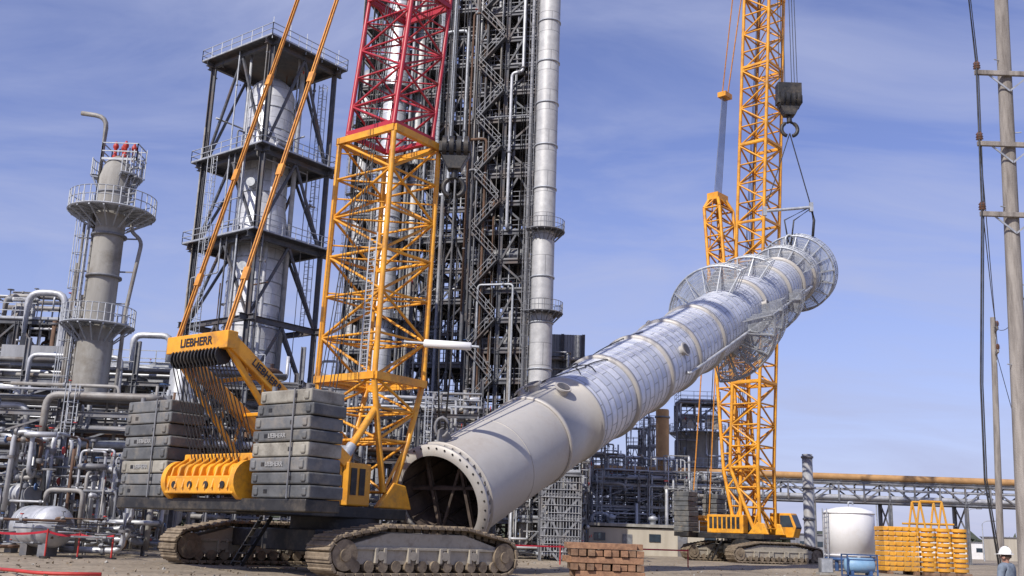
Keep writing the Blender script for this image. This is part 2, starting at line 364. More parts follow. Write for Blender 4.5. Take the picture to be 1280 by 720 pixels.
for j in range(len(gy)-1):
    for i in range(w-1): fs.append((j*w+i,j*w+i+1,(j+1)*w+i+1,(j+1)*w+i))
me.from_pydata(vs,[],fs); me.polygons.foreach_set('use_smooth',[True]*len(fs)); me.materials.append(m); M_['ground']=m
g=bpy.data.objects.new('ground',me); scene.collection.objects.link(g)
o=Obj('scattered_gravel'); R=random.Random(12); p=o.part('stones','conc'); p2=o.part('clods','track')
for i in range(1500):
    y=28+R.random()**1.5*45; x=R.uniform(-.5,.5)*y; s=R.choice((.03,.04,.05,.06,.09)); q=[V((x,y,s*.2))+V((R.gauss(0,1),R.gauss(0,1),R.gauss(0,.6))).normalized()*s for _ in range(6)]
    (p if i%3==0 else p2).add(q,[(0,1,2),(0,2,3),(0,3,4),(1,2,5),(3,4,5),(0,4,5),(1,4,5),(0,1,5),(2,3,5)])
o.done()

# ------------------------------------------------------------------ lifted column
C0=W(549,625,43.5); C1=W(1001,338,88)
ax=(C1-C0); LEN=ax.length; zl=ax.normalized(); xl=zl.cross(UZ).normalized(); yl=xl.cross(zl)
MC=Matrix(((xl.x,yl.x,zl.x,C0.x),(xl.y,yl.y,zl.y,C0.y),(xl.z,yl.z,zl.z,C0.z),(0,0,0,1)))
o=Obj('process_column_being_lifted',MC); RR=2.12; A=V((0,0,0)); K=V((0,0,1)); lx=V((1,0,0)); ly=V((0,1,0))
sk=o.part('skirt_shell','skirt'); t1=LEN*.135
sk.lathe(A,K,[(RR,0.1),(RR,t1)],72,False)
sk.lathe(A,K,[(RR-.05,t1*.8),(RR-.05,0.1)],72,False)
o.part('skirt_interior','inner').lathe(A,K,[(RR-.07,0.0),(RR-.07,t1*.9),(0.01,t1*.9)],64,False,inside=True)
sk.lathe(A,K,[(RR-.22,-.05),(RR+.24,-.05),(RR+.24,.08),(RR-.22,.08),(RR-.22,-.05)],72,False)
sk.lathe(A,K,[(RR,.42),(RR+.22,.42),(RR+.22,.48),(RR,.48)],72,False)
for i in range(36):
    a=math.radians(i*10); d=V((math.cos(a),math.sin(a),0)); sk.beam(d*(RR+.11)+K*.08,d*(RR+.11)+K*.42,.03,.2,hint=V((-math.sin(a),math.cos(a),0)))
    o.part('anchor_bolt_holes','black').tube(d*(RR+.12)-K*.07,d*(RR+.12)-K*.045,.045,None,8)
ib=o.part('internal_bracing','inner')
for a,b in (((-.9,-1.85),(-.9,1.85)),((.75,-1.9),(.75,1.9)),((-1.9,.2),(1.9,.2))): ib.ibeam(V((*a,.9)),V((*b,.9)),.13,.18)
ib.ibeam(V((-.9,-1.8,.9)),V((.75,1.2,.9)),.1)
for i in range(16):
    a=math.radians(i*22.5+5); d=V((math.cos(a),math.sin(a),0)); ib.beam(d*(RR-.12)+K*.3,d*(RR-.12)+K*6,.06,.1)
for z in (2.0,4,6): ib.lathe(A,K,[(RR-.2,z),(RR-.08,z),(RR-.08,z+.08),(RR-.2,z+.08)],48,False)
t2=LEN*.20
sk.lathe(A,K,[(RR+.01,t1),(RR+.09,t1),(RR+.09,t1+.25),(RR+.02,t1+.25),(RR+.02,t2-.2),(RR+.12,t2-.2),(RR+.12,t2),(RR,t2)],72,False)
sk.lathe(A,K,[(RR,t1*.55),(RR+.015,t1*.55),(RR+.015,t1*.55+.06),(RR,t1*.55+.06)],72,False)
cl=o.part('insulated_shell','clad_lift'); cl.lathe(A,K,[(RR+.06,t2),(RR+.06,LEN*.62),(RR-.02,LEN*.63),(RR-.02,LEN-.8)],72,False)
hd=[(RR-.02,LEN-.8)]+[((RR-.02)*math.cos(t),LEN-.8+1.0*math.sin(t)) for t in [math.pi/2*i/8 for i in range(1,8)]]+[(.02,LEN+.2)]
o.part('top_head','skirt').lathe(A,K,hd,48,False)
rg=o.part('stiffener_rings','skirt')
for t in (.275,.36,.44,.52,.69,.80,.87,.93):
    z=LEN*t; rg.lathe(A,K,[(RR,z-.16),(RR+.22,z-.16),(RR+.22,z+.16),(RR,z+.16)],64,False)
st=o.part('cladding_straps','galv'); z=t2+.3
while z<LEN-1: st.lathe(A,K,[(RR+.05,z-.012),(RR+.078,z-.012),(RR+.078,z+.012),(RR+.05,z+.012)],48,False); z+=.62
nz=o.part('nozzles_and_manways','skirt')
Rn=random.Random(4)
for z,a,r in [(3.2,152,.2),(t1+1.2,165,.3),(t1+1.6,95,.3),(t1+2.2,125,.2),(t1+1.9,60,.3),(LEN*.31,150,.2),(LEN*.40,20,.3),(LEN*.47,130,.12),(LEN*.6,-60,.3),(LEN*.68,10,.2),(LEN*.75,170,.3),(LEN*.84,-20,.2)]:
    a=math.radians(a); d=V((math.cos(a),math.sin(a),0)); c=K*z
    nz.tube(c+d*(RR-.1),c+d*(RR+.30),r,None,14); nz.tube(c+d*(RR+.30),c+d*(RR+.38),r*1.4,None,16)
    o.part('blind_flange_bolting','steel').tube(c+d*(RR+.38),c+d*(RR+.41),r*1.05,None,16)
for a,z0,z1 in ((200,t2,LEN*.95),(207,t2+3,LEN*.8),(-15,LEN*.4,LEN*.9)):
    t=math.radians(a); d=V((math.cos(t),math.sin(t),0)); o.part('vertical_piping','pipe').pipe([K*z0+d*(RR),K*z0+d*(RR+.3),K*z1+d*(RR+.3),K*z1+d*RR],.09,8,.3)
tags=o.part('tag_lines','rope')
for a0,z0,a1,z1 in ((120,t2-1.5,60,t2+4),(70,t2+1,175,t2+6),(150,t2+5,80,t2+10),(100,t2+9,190,t2+15),(60,t2+2,150,t2+3),(200,t2+8,110,t2+14)):
    pts=[]
    for i in range(18):
        s=i/17; t=math.radians(a0+(a1-a0)*s+9*math.sin(s*9)); pts.append(V((math.cos(t),math.sin(t),0))*(RR+.12)+K*(z0+(z1-z0)*s+.4*math.sin(s*14)))
    tags.pipe(pts,.03,5)
for (f,a0,a1,r1) in ((.625,60,165,3.9),(.605,-95,5,4.1),(.665,-80,10,3.7),(.74,55,160,3.5),(.79,-70,0,3.1)):
    ringplat(o,K*(LEN*f),RR+.12,r1,lx,ly,K,a0,a1,1.25,'galv',True,False)
for f,r1,a0,a1 in ((.885,3.0,20,250),(.968,3.3,0,360)):
    ringplat(o,K*(LEN*f),RR+.1,r1,lx,ly,K,a0,a1,1.3,'galv',True,False)
lg=o.part('lifting_lugs','steel2')
lg.prism([V((-.05,RR,.5)),V((-.05,RR+.6,.85)),V((-.05,RR+.6,1.25)),V((-.05,RR,1.6))],(.1,0,0))
lg.prism([V((-.05,RR,LEN-3)),V((-.05,RR+.7,LEN-2.4)),V((-.05,RR+.7,LEN-1.9)),V((-.05,RR,LEN-1.2))],(.1,0,0))
o.done()
lug1=MC@V((0,RR+.55,1.05)); lug2=MC@V((0,RR+.65,LEN-2.1))

# ------------------------------------------------------------------ crawler cranes
def track(o,c,u,L,H,Wd):
    v=V((u.y,-u.x,0)); S=L/2
    prof=[]; r=.62
    for i in range(9):
        t=-math.pi/2+math.pi*i/8*1.0; prof.append((S-r+r*math.cos(t),.1+r+r*math.sin(t)))
    prof+=[(S*.42,H-.08),(-S*.42,H-.08)]
    for i in range(9):
        t=math.pi/2+math.pi*i/8; prof.append((-(S-r)+r*math.cos(t),.1+r+r*math.sin(t)))
    pts=prof+[prof[0]]
    tot=sum(math.dist(a,b) for a,b in zip(pts,pts[1:])); n=int(tot/.36); pad=o.part('track_shoes','track',.02)
    for k in range(n):
        d=tot*k/n
        for a,b in zip(pts,pts[1:]):
            l=math.dist(a,b)
            if d<=l: break
            d-=l
        if l<1e-6: continue
        t=d/l; s=a[0]+(b[0]-a[0])*t; z=a[1]+(b[1]-a[1])*t; dx=(b[0]-a[0])/l; dz=(b[1]-a[1])/l
        tn=(u*dx+UZ*dz); nn=(u*dz-UZ*dx)
        ce=c+u*s+UZ*z
        pad.box(ce,(.33,Wd,.11),tn,v,nn); pad.box(ce+nn*.07,(.09,Wd,.06),tn,v,nn)
        pad.box(ce-nn*.1+v*.2,(.24,.12,.16),tn,v,nn); pad.box(ce-nn*.1-v*.2,(.24,.12,.16),tn,v,nn)
    fr=o.part('track_side_frames','trackf',.03); w2=Wd*.36
    poly=[(-S+.55,.42),(S-.55,.42),(S-.4,.75),(S-.75,1.02),(S*.4,H-.28),(-S*.4,H-.28),(-S+.75,1.02),(-S+.4,.75)]
    fr.prism([c+u*s+UZ*z-v*w2 for s,z in poly],v*2*w2)
    dt=o.part('track_frame_details','trackf',.015)
    for sg in (-1,1):
        dt.beam(c+u*(-S*.75)+UZ*.95+v*sg*(w2+.03),c+u*(S*.75)+UZ*.95+v*sg*(w2+.03),.08,.1)
        for s in (-.5,-.17,.17,.5):
            for e in (-.18,.18): dt.box(c+u*(S*s+e)+UZ*.72+v*sg*(w2+.05),(.12,.14,.5),u,v)
            dt.tube(c+u*(S*s)+UZ*.72+v*sg*w2,c+u*(S*s)+UZ*.72+v*sg*(w2+.12),.16,None,14)
        for s in (-S+r,S-r):
            wh=o.part('track_idlers','track'); wh.tube(c+u*s+UZ*(.1+r)+v*sg*(w2-.02),c+u*s+UZ*(.1+r)+v*sg*(w2+.14),.5,None,24); wh.tube(c+u*s+UZ*(.1+r)+v*sg*(w2+.1),c+u*s+UZ*(.1+r)+v*sg*(w2+.2),.2,None,16)
        k=int(L/.62)
        for i in range(1,k): 
            s=-S+.5+(L-1.0)*i/k; o.part('track_rollers','track').tube(c+u*s+UZ*.36+v*sg*(w2-.1),c+u*s+UZ*.36+v*sg*(w2+.1),.2,None,14)
def hookblock(o,p,s=1.0):
    b=o.part('hook_block','black',.03); x=V((1,0,0)); y=V((0,1,0))
    for k in (-.5,-.17,.17,.5): b.tube(p+x*(k*s-.1*s)+UZ*.2,p+x*(k*s+.1*s)+UZ*.2,.55*s,None,20)
    b.box(p+UZ*.15,(1.5*s,.7*s,.5*s)); b.prism([p+V((-.7*s,-.3*s,-.1)),p+V((.7*s,-.3*s,-.1)),p+V((.3*s,-.3*s,-.9*s)),p+V((-.3*s,-.3*s,-.9*s))],(0,.6*s,0))
    hz=o.part('hazard_stripes','trackf')
    for k in(-.45,-.15,.15,.45): hz.prism([p+V(((k-.07)*s,-.36*s,.0)),p+V(((k+.03)*s,-.36*s,.0)),p+V(((k+.11)*s,-.36*s,.3*s)),p+V(((k+.01)*s,-.36*s,.3*s))],(0,-.01,0))
    b.tube(p-UZ*.9*s,p-UZ*1.3*s,.16*s,None,10)
    q=p-UZ*1.75*s
    for sg in(-1,1): b.pipe([q+V((sg*.1*s,0,.45*s))]+[q+V((sg*(.1+.38*math.sin(t))*s,0,(-.0+.42*math.cos(t))*s)) for t in [math.pi*(.15+.8*i/8) for i in range(9)]],.12*s,8)
    return q-UZ*.25*s
def crane(O,h,tu,tl,tsep,cwb,cww,cwmat,cabside,a_b=5.5):
    o=Obj('crawler_crane'); r=V((h.y,-h.x,0)); P=lambda a,b,z:O+h*a+r*b+UZ*z; tv=V((tu.y,-tu.x,0))
    for s in(-1,1): track(o,O+tv*s*tsep/2,tu,tl,1.75,1.35)
    bk=o.part('carbody','black',.04)
    bk.box(O+UZ*1.1,(4.2,3.6,.8),tu,tv)
    for s in(-1.3,1.3): bk.box(O+tu*s+UZ*1.12,(.8,tsep-1.0,.7),tu,tv)
    bk.tube(O+UZ*1.5,O+UZ*1.95,1.7,None,32)
    bk.box(P(-2,0,2.16),(8.4,3.4,.42),h,r)
    bk.box(P(-a_b,0,2.22),(1.5,2*cwb+cww,.4),h,r)
    ld=o.part('access_steps','black')
    for s in (-.35,.35): ld.beam(O-tu*3.4+tv*(-1.2+s)+UZ*.1,O-tu*2.3+tv*(-1.2+s)+UZ*1.9,.06,.14)
    for i in range(6): ld.beam(O-tu*(3.35-.19*i)+tv*-1.55+UZ*(.25+.3*i),O-tu*(3.35-.19*i)+tv*-.85+UZ*(.25+.3*i),.2,.04)
    mh=o.part('machinery_house','yellow',.06); mh.box(P(-1.6,1.15,3.2),(3.6,.9,1.6),h,r); mh.box(P(-1.6,-1.15,3.2),(3.6,.9,1.6),h,r)
    md=o.part('winch_drums','black'); 
    for a in (-2.8,-1.4,0): md.tube(P(a,-.6,3.2),P(a,.6,3.2),.55,None,24)
    for i in range(7): o.part('house_louvres','black').box(P(-3+.45*i,1.62,3.3),(.3,.02,1.0),h,r); 
    for s in (-1,1):
        mh.prism([P(.6,s*1.5-.12,2.38),P(2.6,s*1.5-.12,2.38),P(2.2,s*1.5-.12,3.3),P(1.5,s*1.5-.12,3.4)],r*.24)
    Rn=random.Random(11); z0=2.43; hs=.44; n=8
    for s in(-1,1):
        z=z0
        for i in range(n):
            mt=('cw','cw','cwm','cwl','cw','cwm','cw','cwl')[i] if cwmat is None else cwmat
            if cwmat is None and s<0: mt=('cw','cwm','cwl','cw','cwm','cw','cwm','cwm')[i]
            th=hs*(1,.92,1.08,1.1,.9,1,.96,1.04)[i]; wd=cww*(1,1,1,.985,1,.97,.99,.90 if s>0 else .96)[i]
            c=o.part('counterweight_slabs',mt,.06); j=Rn.uniform(-.05,.05)
            ce=P(-a_b+j,s*cwb+Rn.uniform(-.07,.07),z+th/2); c.box(ce,(1.5,wd,th-.03),h,r)
            for e in (-.42,.42): c.box(ce+r*(wd*e)-h*.76,(.1,.22,th*.6),h,r)
            o.part('counterweight_recesses','black').box(ce+r*(.5 if i%2 else -.7)-h*.7515,(.01,.18,hs*.3),h,r)
            if i in (2,4) and cwmat is None: o.text('LIEBHERR',.2,ce-h*.775+r*(-.15),r,UZ,'letterw')
            z+=th
        for e in(-.3,.3):
            for q in (-.5,.5): o.part('lifting_eyes','steel2').tube(P(-a_b+q,s*cwb+e*cww,z),P(-a_b+q,s*cwb+e*cww,z+.16),.09,None,8)
        o.part('stack_tie_rods','steel2').tube(P(-a_b-.83,s*cwb+cww*.2,z0),P(-a_b-.83,s*cwb+cww*.2,z),.03,None,6)
    wy=o.part('rear_winch_frame','yellow',.05); wb=min(1.85,cwb-cww/2-.2)
    wy.box(P(-a_b-.3,0,2.85),(1.5,2*wb,.6),h,r)
    for i in range(9):
        b=-wb+.25+(2*wb-.5)*i/8; wy.prism([P(-a_b-1.15,b-.04,2.7),P(-a_b-.95,b-.04,3.45),P(-a_b-.2,b-.04,3.95),P(-a_b+.3,b-.04,3.2)],r*.08)
    wy.tube(P(-a_b-.5,-wb+.1,3.3),P(-a_b-.5,wb-.1,3.3),.3,None,20); wy.box(P(-a_b-.2,0,3.8),(.3,2*wb,.3),h,r)
    for s in(-1,1): wy.tube(P(-a_b-.45,s*wb-.12,3.0),P(-a_b-.45,s*wb+.12,3.0),.7,None,24)
    for i in range(4): o.part('winch_bolts','black').tube(P(-a_b-1.06,-wb*.7+i*wb*.47,2.85),P(-a_b-1.10,-wb*.7+i*wb*.47,2.85),.12,None,12)
    rail(o.part('catwalk_handrails','galv'),[P(-4.2,-1.6,2.4),P(-4.2,1.6,2.4)],h=1.0)
    if cabside:
        b0=cabside*2.55; cb=o.part('operator_cab','yellow',.05); gl=o.part('cab_windows','glass')
        cb.prism([P(.9,b0-.6,2.2),P(3.1,b0-.6,2.2),P(3.4,b0-.6,3.1),P(2.9,b0-.6,4.3),P(.9,b0-.6,4.3)],r*1.2)
        gl.prism([P(3.13,b0-.5,2.5),P(3.42,b0-.5,3.1),P(2.98,b0-.5,4.15),P(3.0,b0-.5,4.15)],r*1.0)
        for s in(-1,1): gl.prism([P(1.9,b0+s*.61-.01,3.1),P(3.15,b0+s*.61-.01,3.1),P(2.8,b0+s*.61-.01,4.1),P(1.9,b0+s*.61-.01,4.1)],r*.02)
        o.part('carbody','black').box(P(1.8,b0*.8,2.1),(2.2,1.6,.15),h,r)
    return o,P,r
# ---- near crane
h1=V((.6,.8,0)); rear=V((-9.6,37,0)); O1=rear+h1*5.5
o,P,r=crane(O1-V((.25,0,0)),h1,V((.72,.694,0)).normalized(),8.4,10.4,3.7,2.75,None,-1)
T=V((-10.35,37,0))-h1*.9+UZ*7.75
af=o.part('a_frame','yellow',.03)
af.box(T,(.45,3.4,.62),h1,r)
o.text('LIEBHERR',.42,T-h1*.24,r,UZ,'letter')
for s in(-1,1):
    a=T+r*s*1.5; f1=P(-1.2,s*1.55,4.0); f2=P(-2.9,s*1.5,2.5)
    af.beam(a,f1,.34,.5); af.beam(a-UZ*.25,f2+h1*.6,.16,.2)
    af.beam(f1,f1-UZ*1.6,.3,.4)
    k=7
    for i in range(1,k):
        p=a.lerp(f1,i/k); q=(a-UZ*.25).lerp(f2+h1*.6,(i+.4)/k); af.beam(p,q,.09)
for i in (2,4,6): 
    q=i/7; af.beam((T-r*1.5).lerp(P(-1.2,-1.55,4.0),q),(T+r*1.5).lerp(P(-1.2,1.55,4.0),q),.14)
aa=T+r*1.5; ff=P(-1.2,1.55,4.0); dd=(ff-aa).normalized()
o.text('LIEBHERR',.36,aa.lerp(ff,.28)+r*.19,dd,(r.cross(dd)).normalized(),'letter')
sh=o.part('sheaves','black')
for i in range(14):
    b=-1.25+2.5*i/13; sh.tube(T+r*(b-.03)-UZ*.5,T+r*(b+.03)-UZ*.5,.34,None,18)
rp=o.part('wire_ropes','rope')
for i in range(14):
    b=-1.25+2.5*i/13
    rp.tube(T+r*b-UZ*.5-h1*.3,P(-5.9,b,3.6),.022,None,5,False); rp.tube(T+r*(b+.06)-UZ*.5+h1*.3,P(-4.6,b,2.6),.022,None,5,False)
foot=P(1.3,0,3.0)
s1=W(463,478,42.9); s2=W(487,182,43.3); s3=W(513,0,44.2)
bd=(s3-s2)/(s3.z-s2.z)
top=s3+bd*16
lattice(o.part('main_boom','yellow'),[(foot,2.9,.5),(foot.lerp(s1,.45),3.1,1.7),(s1,3.2,2.9)],r,h1,.13,.06,1.5)
lattice(o.part('main_boom','yellow'),[(s1,3.25,2.9),(s1.lerp(s2,.5),3.25,2.9),(s2,3.25,2.9)],r,h1,.125,.062,1.75)
bb=o.part('main_boom','yellow')
for c in (s1,s2):
    for e in(-1,1): bb.beam(c+r*1.7*e-h1*1.5,c+r*1.7*e+h1*1.5,.22,.3); bb.beam(c-r*1.7+h1*1.5*e,c+r*1.7+h1*1.5*e,.2,.28)
for e in (-1,1):
    for z in (.15,.35,.55,.75,.95): 
        c=s1.lerp(s2,z); bb.tube(c+r*1.62*e-h1*1.45,c-r*1.62*e+h1*1.45,.04,None,5)
lattice(o.part('upper_boom','crred'),[(s2+UZ*.3,2.75,2.5),(s3,2.75,2.5),(s3+bd*8,2.75,2.5),(top,2.4,2.0)],r,h1,.11,.055,1.5)
ub=o.part('upper_boom','crred')
for t in (.05,.97): 
    c=s2.lerp(s3,t)
    for e in(-1,1): ub.beam(c+r*1.4*e-h1*1.3,c+r*1.4*e+h1*1.3,.16,.22); ub.beam(c-r*1.4+h1*1.3*e,c+r*1.4+h1*1.3*e,.16,.22)
for e in(-1,1): 
    bb.tube(P(-1.4,e*1.5,3.9),foot.lerp(s1,.75)+r*e*1.5-h1*1.0,.15,None,10)
    o.part('backstop_rams','galv').tube(P(-1.4,e*1.5,3.9),P(-1.4,e*1.5,3.9).lerp(foot.lerp(s1,.75)+r*e*1.5-h1*1.0,.3),.2,None,12)
lad=o.part('boom_ladder','galv')
for i in range(34):
    p=s1.lerp(s2,i/60)+r*1.0-h1*1.5; lad.beam(p-r*.2,p+r*.2,.03)
for e in(-.2,.2): lad.beam(s1+r*(1+e)-h1*1.5,s1.lerp(s2,34/60)+r*(1+e)-h1*1.5,.05)
for b in (-.4,-.2,.2,.4,.6): rp.tube(P(-1.4,b,3.6),top+r*b*.5-h1*.8,.02,None,4,False)
for e,px0,px1 in((-1,372,0),(1,421,0)):
    a=T+r*e*1.35+UZ*.35; q=W(px0,px1,40.6 if e<0 else 39.8); d=q-a; end=a+d*1.75
    pn=o.part('boom_pendants','pend'); 
    for k in(-.075,.075): pn.beam(a+r*k,end+r*k,.045,.085)
    n=int(d.length*1.75/4.5)
    for i in range(n): c=a.lerp(end,(i+.5)/n); pn.beam(c-d.normalized()*.25,c+d.normalized()*.25,.24,.14)
    o.part('boom_pendants_anchor','pend').beam(end,top.lerp(s3,.35)+r*e*1.2,.14)
o.part('boom_head','crred').beam(top-h1*.6,V((lug1.x,lug1.y,top.z+.8)),.6,.9); 
hb=V((lug1.x,lug1.y,Z(568,190,lug1.y)))
q=hookblock(o,hb,.95)
for k in (-.45,-.3,-.15,.15,.3,.45): rp.tube(hb+V((k,0,.6)),V((lug1.x+k*.6,lug1.y,top.z+.5)),.022,None,4,False)
for e in(-1,1): rp.pipe([q+V((e*.1,0,0)),q+V((e*.3,0,-3)),lug1+V((e*.25,0,2.5)),lug1+V((e*.12,0,0))],.045,6)
o.part('shackle','steel2').pipe([lug1+V((.28*math.cos(t),0,.1+.4*math.sin(t))) for t in [math.pi*2*i/12 for i in range(12)]],.07,8,closed=True)
fa=s1.lerp(s2,.15); fe=V((.98,-.1,-.05)).normalized()
o.part('boom_arm','galv').tube(fa+r*1.6,fa+r*1.6+fe*3.2,.06,None,8)
o.part('white_fender_tube','white').lathe(fa+r*1.6+fe*.9,fe,[(.05,0),(.17,.05),(.17,1.95),(.05,2.0)],16)
o.done()
# ---- far crane
h2=V((.75,-.661,0)); O2=V((X(938,680,94),94,0))
o,P,r=crane(O2,h2,V((.93,.36,0)).normalized(),9.0,7.2,2.5,1.7,'cw',-1,5.0)
yb=o.part('main_boom','yellow')
foot=P(1.4,0,2.9); b1=W(940,585,93.4); b3=W(955,0,90.5); dd=(b3-b1)/(b3.z-b1.z)
topb=b3+dd*24
lattice(yb,[(foot,2.9,.6),(b1,3.0,2.7)],r,h2,.17,.09,1.6)
lattice(yb,[(b1,3.0,2.7),(b1.lerp(b3,.5),3.0,2.7),(b3,2.9,2.6),(topb,2.6,2.3)],r,h2,.16,.09,1.8)
for t in (0,.17,.34,.5,.67,.84,1.0):
    c=b1.lerp(b3,t)
    for e in(-1,1): yb.beam(c+r*1.5*e-h2*1.4,c+r*1.5*e+h2*1.4,.16,.22); yb.beam(c-r*1.5+h2*1.4*e,c+r*1.5+h2*1.4*e,.16,.22)
mt=W(897,248,97.5); mf=P(-.6,0,3.2); mm=mf.lerp(mt,.15); mn=mf.lerp(mt,.96)
ym=o.part('derrick_mast','yellow'); lattice(ym,[(mf,2.4,.6),(mm,2.7,1.7),(mn,2.6,1.7),(mt,1.4,.8)],r,h2,.17,.09,1.5)
ym.box(mt,(1.2,2.0,.7),h2,r)
rp=o.part('wire_ropes','rope'); rp2=o.part('luffing_reeving','steel2'); blk=W(906,120,95.8)
ym.box(blk,(.9,1.3,.5),h2,r); 
for i in range(7): b=-.6+1.2*i/6; rp2.tube(mt+r*b*1.1,blk+r*b*.8,.03,None,5,False)
pn=o.part('boom_pendants','pend')
for e in(-1,1): pn.beam(blk+r*e*.5,blk+(W(921,0,94)-blk)*2.1+r*e*1.1,.07,.1)
for e in(-1,1): rp.tube(mt+r*e*.8,P(-5.2,e*1.2,3.6),.04,None,5,False); pn.beam(mt+r*e*.9,P(-5,e*1.5,4),.06,.1)
for b in(-.5,-.2,.2,.5): rp.tube(P(-1.4,b,3.6),topb+r*b*.5,.03,None,4,False)
hb=W(986,128,lug2.y-.5); 
ym2=o.part('boom_head','yellow'); ym2.beam(topb,V((hb.x,hb.y,topb.z+.5)),.8,1.2)
o.part('hook_block','black',.03).box(hb+UZ*.9,(2.1,1.0,1.6))
q=hookblock(o,hb,1.45)
for k in (-.8,-.55,-.3,.3,.55,.8): rp.tube(hb+V((k,0,.9)),V((hb.x+k*.7,hb.y,topb.z)),.032,None,4,False)
sbl=W(956,264,lug2.y); sbr=W(1014,259,lug2.y)
sp=o.part('spreader_beam','galv'); sp.tube(sbl,sbr,.13,None,10); sp.box(sbl,(.3,.3,.8)); sp.box(sbr,(.3,.3,.8))
for p in (sbl,sbr): rp.tube(q,p,.05,None,6)
for e in (-1,1): rp.pipe([sbr+V((e*.12,0,0)),lug2+V((e*.4,0,2.0)),lug2+V((e*.12,0,0))],.07,6)
sp.pipe([lug2+V((.4*math.cos(t),0,.1+.6*math.sin(t))) for t in [math.pi*2*i/12 for i in range(12)]],.1,8,closed=True)
rp.pipe([sbr,sbr+V((.2,0,-1.2)),sbr+V((.05,0,-2.6))],.12,6)
o.done()

# ------------------------------------------------------------------ steel frame with silver vessel (left)
base=V((X(286,640,83),83,0)); a=math.radians(52); ux=V((math.cos(a),math.sin(a),0)); uy=V((-math.sin(a),math.cos(a),0)); SX,SY=7.2,8.2
zz=[Z(330,y,84) for y in (60,192,298,400,500)][::-1]
o=Obj('steel_framed_process_tower'); zz=[5]+[z for z in zz]
frame(o,base,ux,uy,[0,SX],[0,SY],zz,.42,.42,'steel',[3,4,5],[3,4,5],0,3,over=.8,deckm='steel')
s=o.part('diagonal_bracing','steel'); Pt=lambda x,y,z: base+ux*x+uy*y+UZ*z
for z0,z1 in zip([0]+zz,zz):
    for p,q in (((0,0),(SX,0)),((SX,0),(SX,SY)),((SX,SY),(0,SY)),((0,SY),(0,0))):
        m_=((p[0]+q[0])/2,(p[1]+q[1])/2); s.beam(Pt(*p,z0),Pt(*m_,z1-.2),.2); s.beam(Pt(*q,z0),Pt(*m_,z1-.2),.2)
ladder(o.part('handrails','galv'),Pt(SX+1.1,3,zz[2]),ux,zz[5]-zz[2])
ladder(o.part('handrails','galv'),Pt(-1.1,5,zz[1]),-ux,zz[4]-zz[1])
piping(o,-.5,SX+.3,-.5,8.6,2,zz[5]+.5,26,21,(.05,.12),ux=ux,uy=uy,org=base,vert=.9)
for i in range(5): o.part('light_masts','galv').beam(Pt(-.7+i*1.9,-.7,zz[5]),Pt(-.7+i*1.9,-.7,zz[5]+2.0),.05)
o.done()
o=Obj('silver_reactor_vessel',Matrix.Translation(Pt(SX/2,SY/2,0))); c=o.part('vessel_jacket','clad_silver')
T5=zz[5]
c.lathe(A,K,[(2.4,2),(2.4,zz[3]+2),(2.05,zz[3]+4),(2.05,T5-2.8),(1.7,T5-1.9),(1.0,T5-1.3),(.02,T5-1.1)],48,False)
for i in range(20): 
    z=4+i*2; rr=2.4 if z<zz[3]+2 else 2.05
    if z<T5-3: o.part('jacket_bands','galv').lathe(A,K,[(rr,z),(rr+.05,z),(rr+.05,z+.08),(rr,z+.08)],48,False)
o.part('nozzle_piping','pipe').pipe([(0,0,T5-2),(0,0,T5+1),(2.6,0,T5+1),(2.6,0,10)],.22,12,.8)
o.part('nozzle_piping','pipe').pipe([(-1.4,-2.2,12),(-1.4,-2.9,12),(-1.4,-2.9,T5)],.12,10,.5)
o.part('nozzle_piping','pipe').pipe([(1.4,-2.2,8),(1.4,-2.7,8),(1.4,-2.7,T5-8),(2.2,-1,T5-8)],.16,10,.5)
for z in (10,zz[3]-2,zz[4]-2): o.part('manways','galv').tube((-.4,-1.8,z),(-.5,-2.75,z),.4,None,16)
o.done()

# ------------------------------------------------------------------ slender grey column (left)
yc=62; bs=V((X(97,600,yc),yc,0)); o=Obj('grey_stripper_column',Matrix.Translation(bs))
zt=Z(148,205,yc); zp1=Z(143,268,yc); zp2=Z(115,408,yc)
o.part('shell','conc').lathe(A,K,[(1.02,0),(1.02,zp2-1),(.88,zp2+.4),(.88,zp1),(1.0,zp1+1),(1.0,zt-1),(.75,zt),(.2,zt+.5),(.02,zt+.55)],40,False)
for z in (5,8,zp2+3,zp1-1.5,zp1+1.2): o.part('shell_bands','steel2').lathe(A,K,[(.88,z),(1.06,z),(1.06,z+.12),(.88,z+.12)],36,False)
ringplat(o,K*zp1,1.0,2.55); ringplat(o,K*zp2,1.0,2.1); ringplat(o,K*(zt-.9),1.0,1.5,a0=-60,a1=200)
ladder(o.part('ladders','galv'),(-1.15,-.4,zp2),(-1,-.2,0),zp1-zp2+1.2); ladder(o.part('ladders','galv'),(-1.3,-.3,1),(-1,-.2,0),zp2)
ladder(o.part('ladders','galv'),(1.2,-.3,zp1),(1,-.3,0),zt-zp1+.8)
pp=o.part('overhead_piping','pipe2')
pp.pipe([(-.95,-.3,zp1-1),(-.95,-.3,zt+3.0),(-2.6,-.3,zt+3.2)],.15,12,.8)
pp.pipe([(1.25,.2,zp1-.3),(1.25,.2,zp1-1),(2.0,.2,zp1-1.6),(1.5,.2,zp2+1),(1.5,.2,3)],.12,10,.5)
for x,z in ((-1.3,zp2+2),(-1.5,zt-3),(-1.15,zt-2),(-1.75,zp1-.5),(-1.9,zp2+4)): pp.tube((x,.35,1),(x,.35,z),.09,None,8)
for z in (zp2-3,zp2+1.5,zp2+3.5,zp1-1.5): o.part('pipe_supports','steel2').beam((-2.0,.35,z),(1.7,.2,z),.08)
rd=o.part('relief_valves','red')
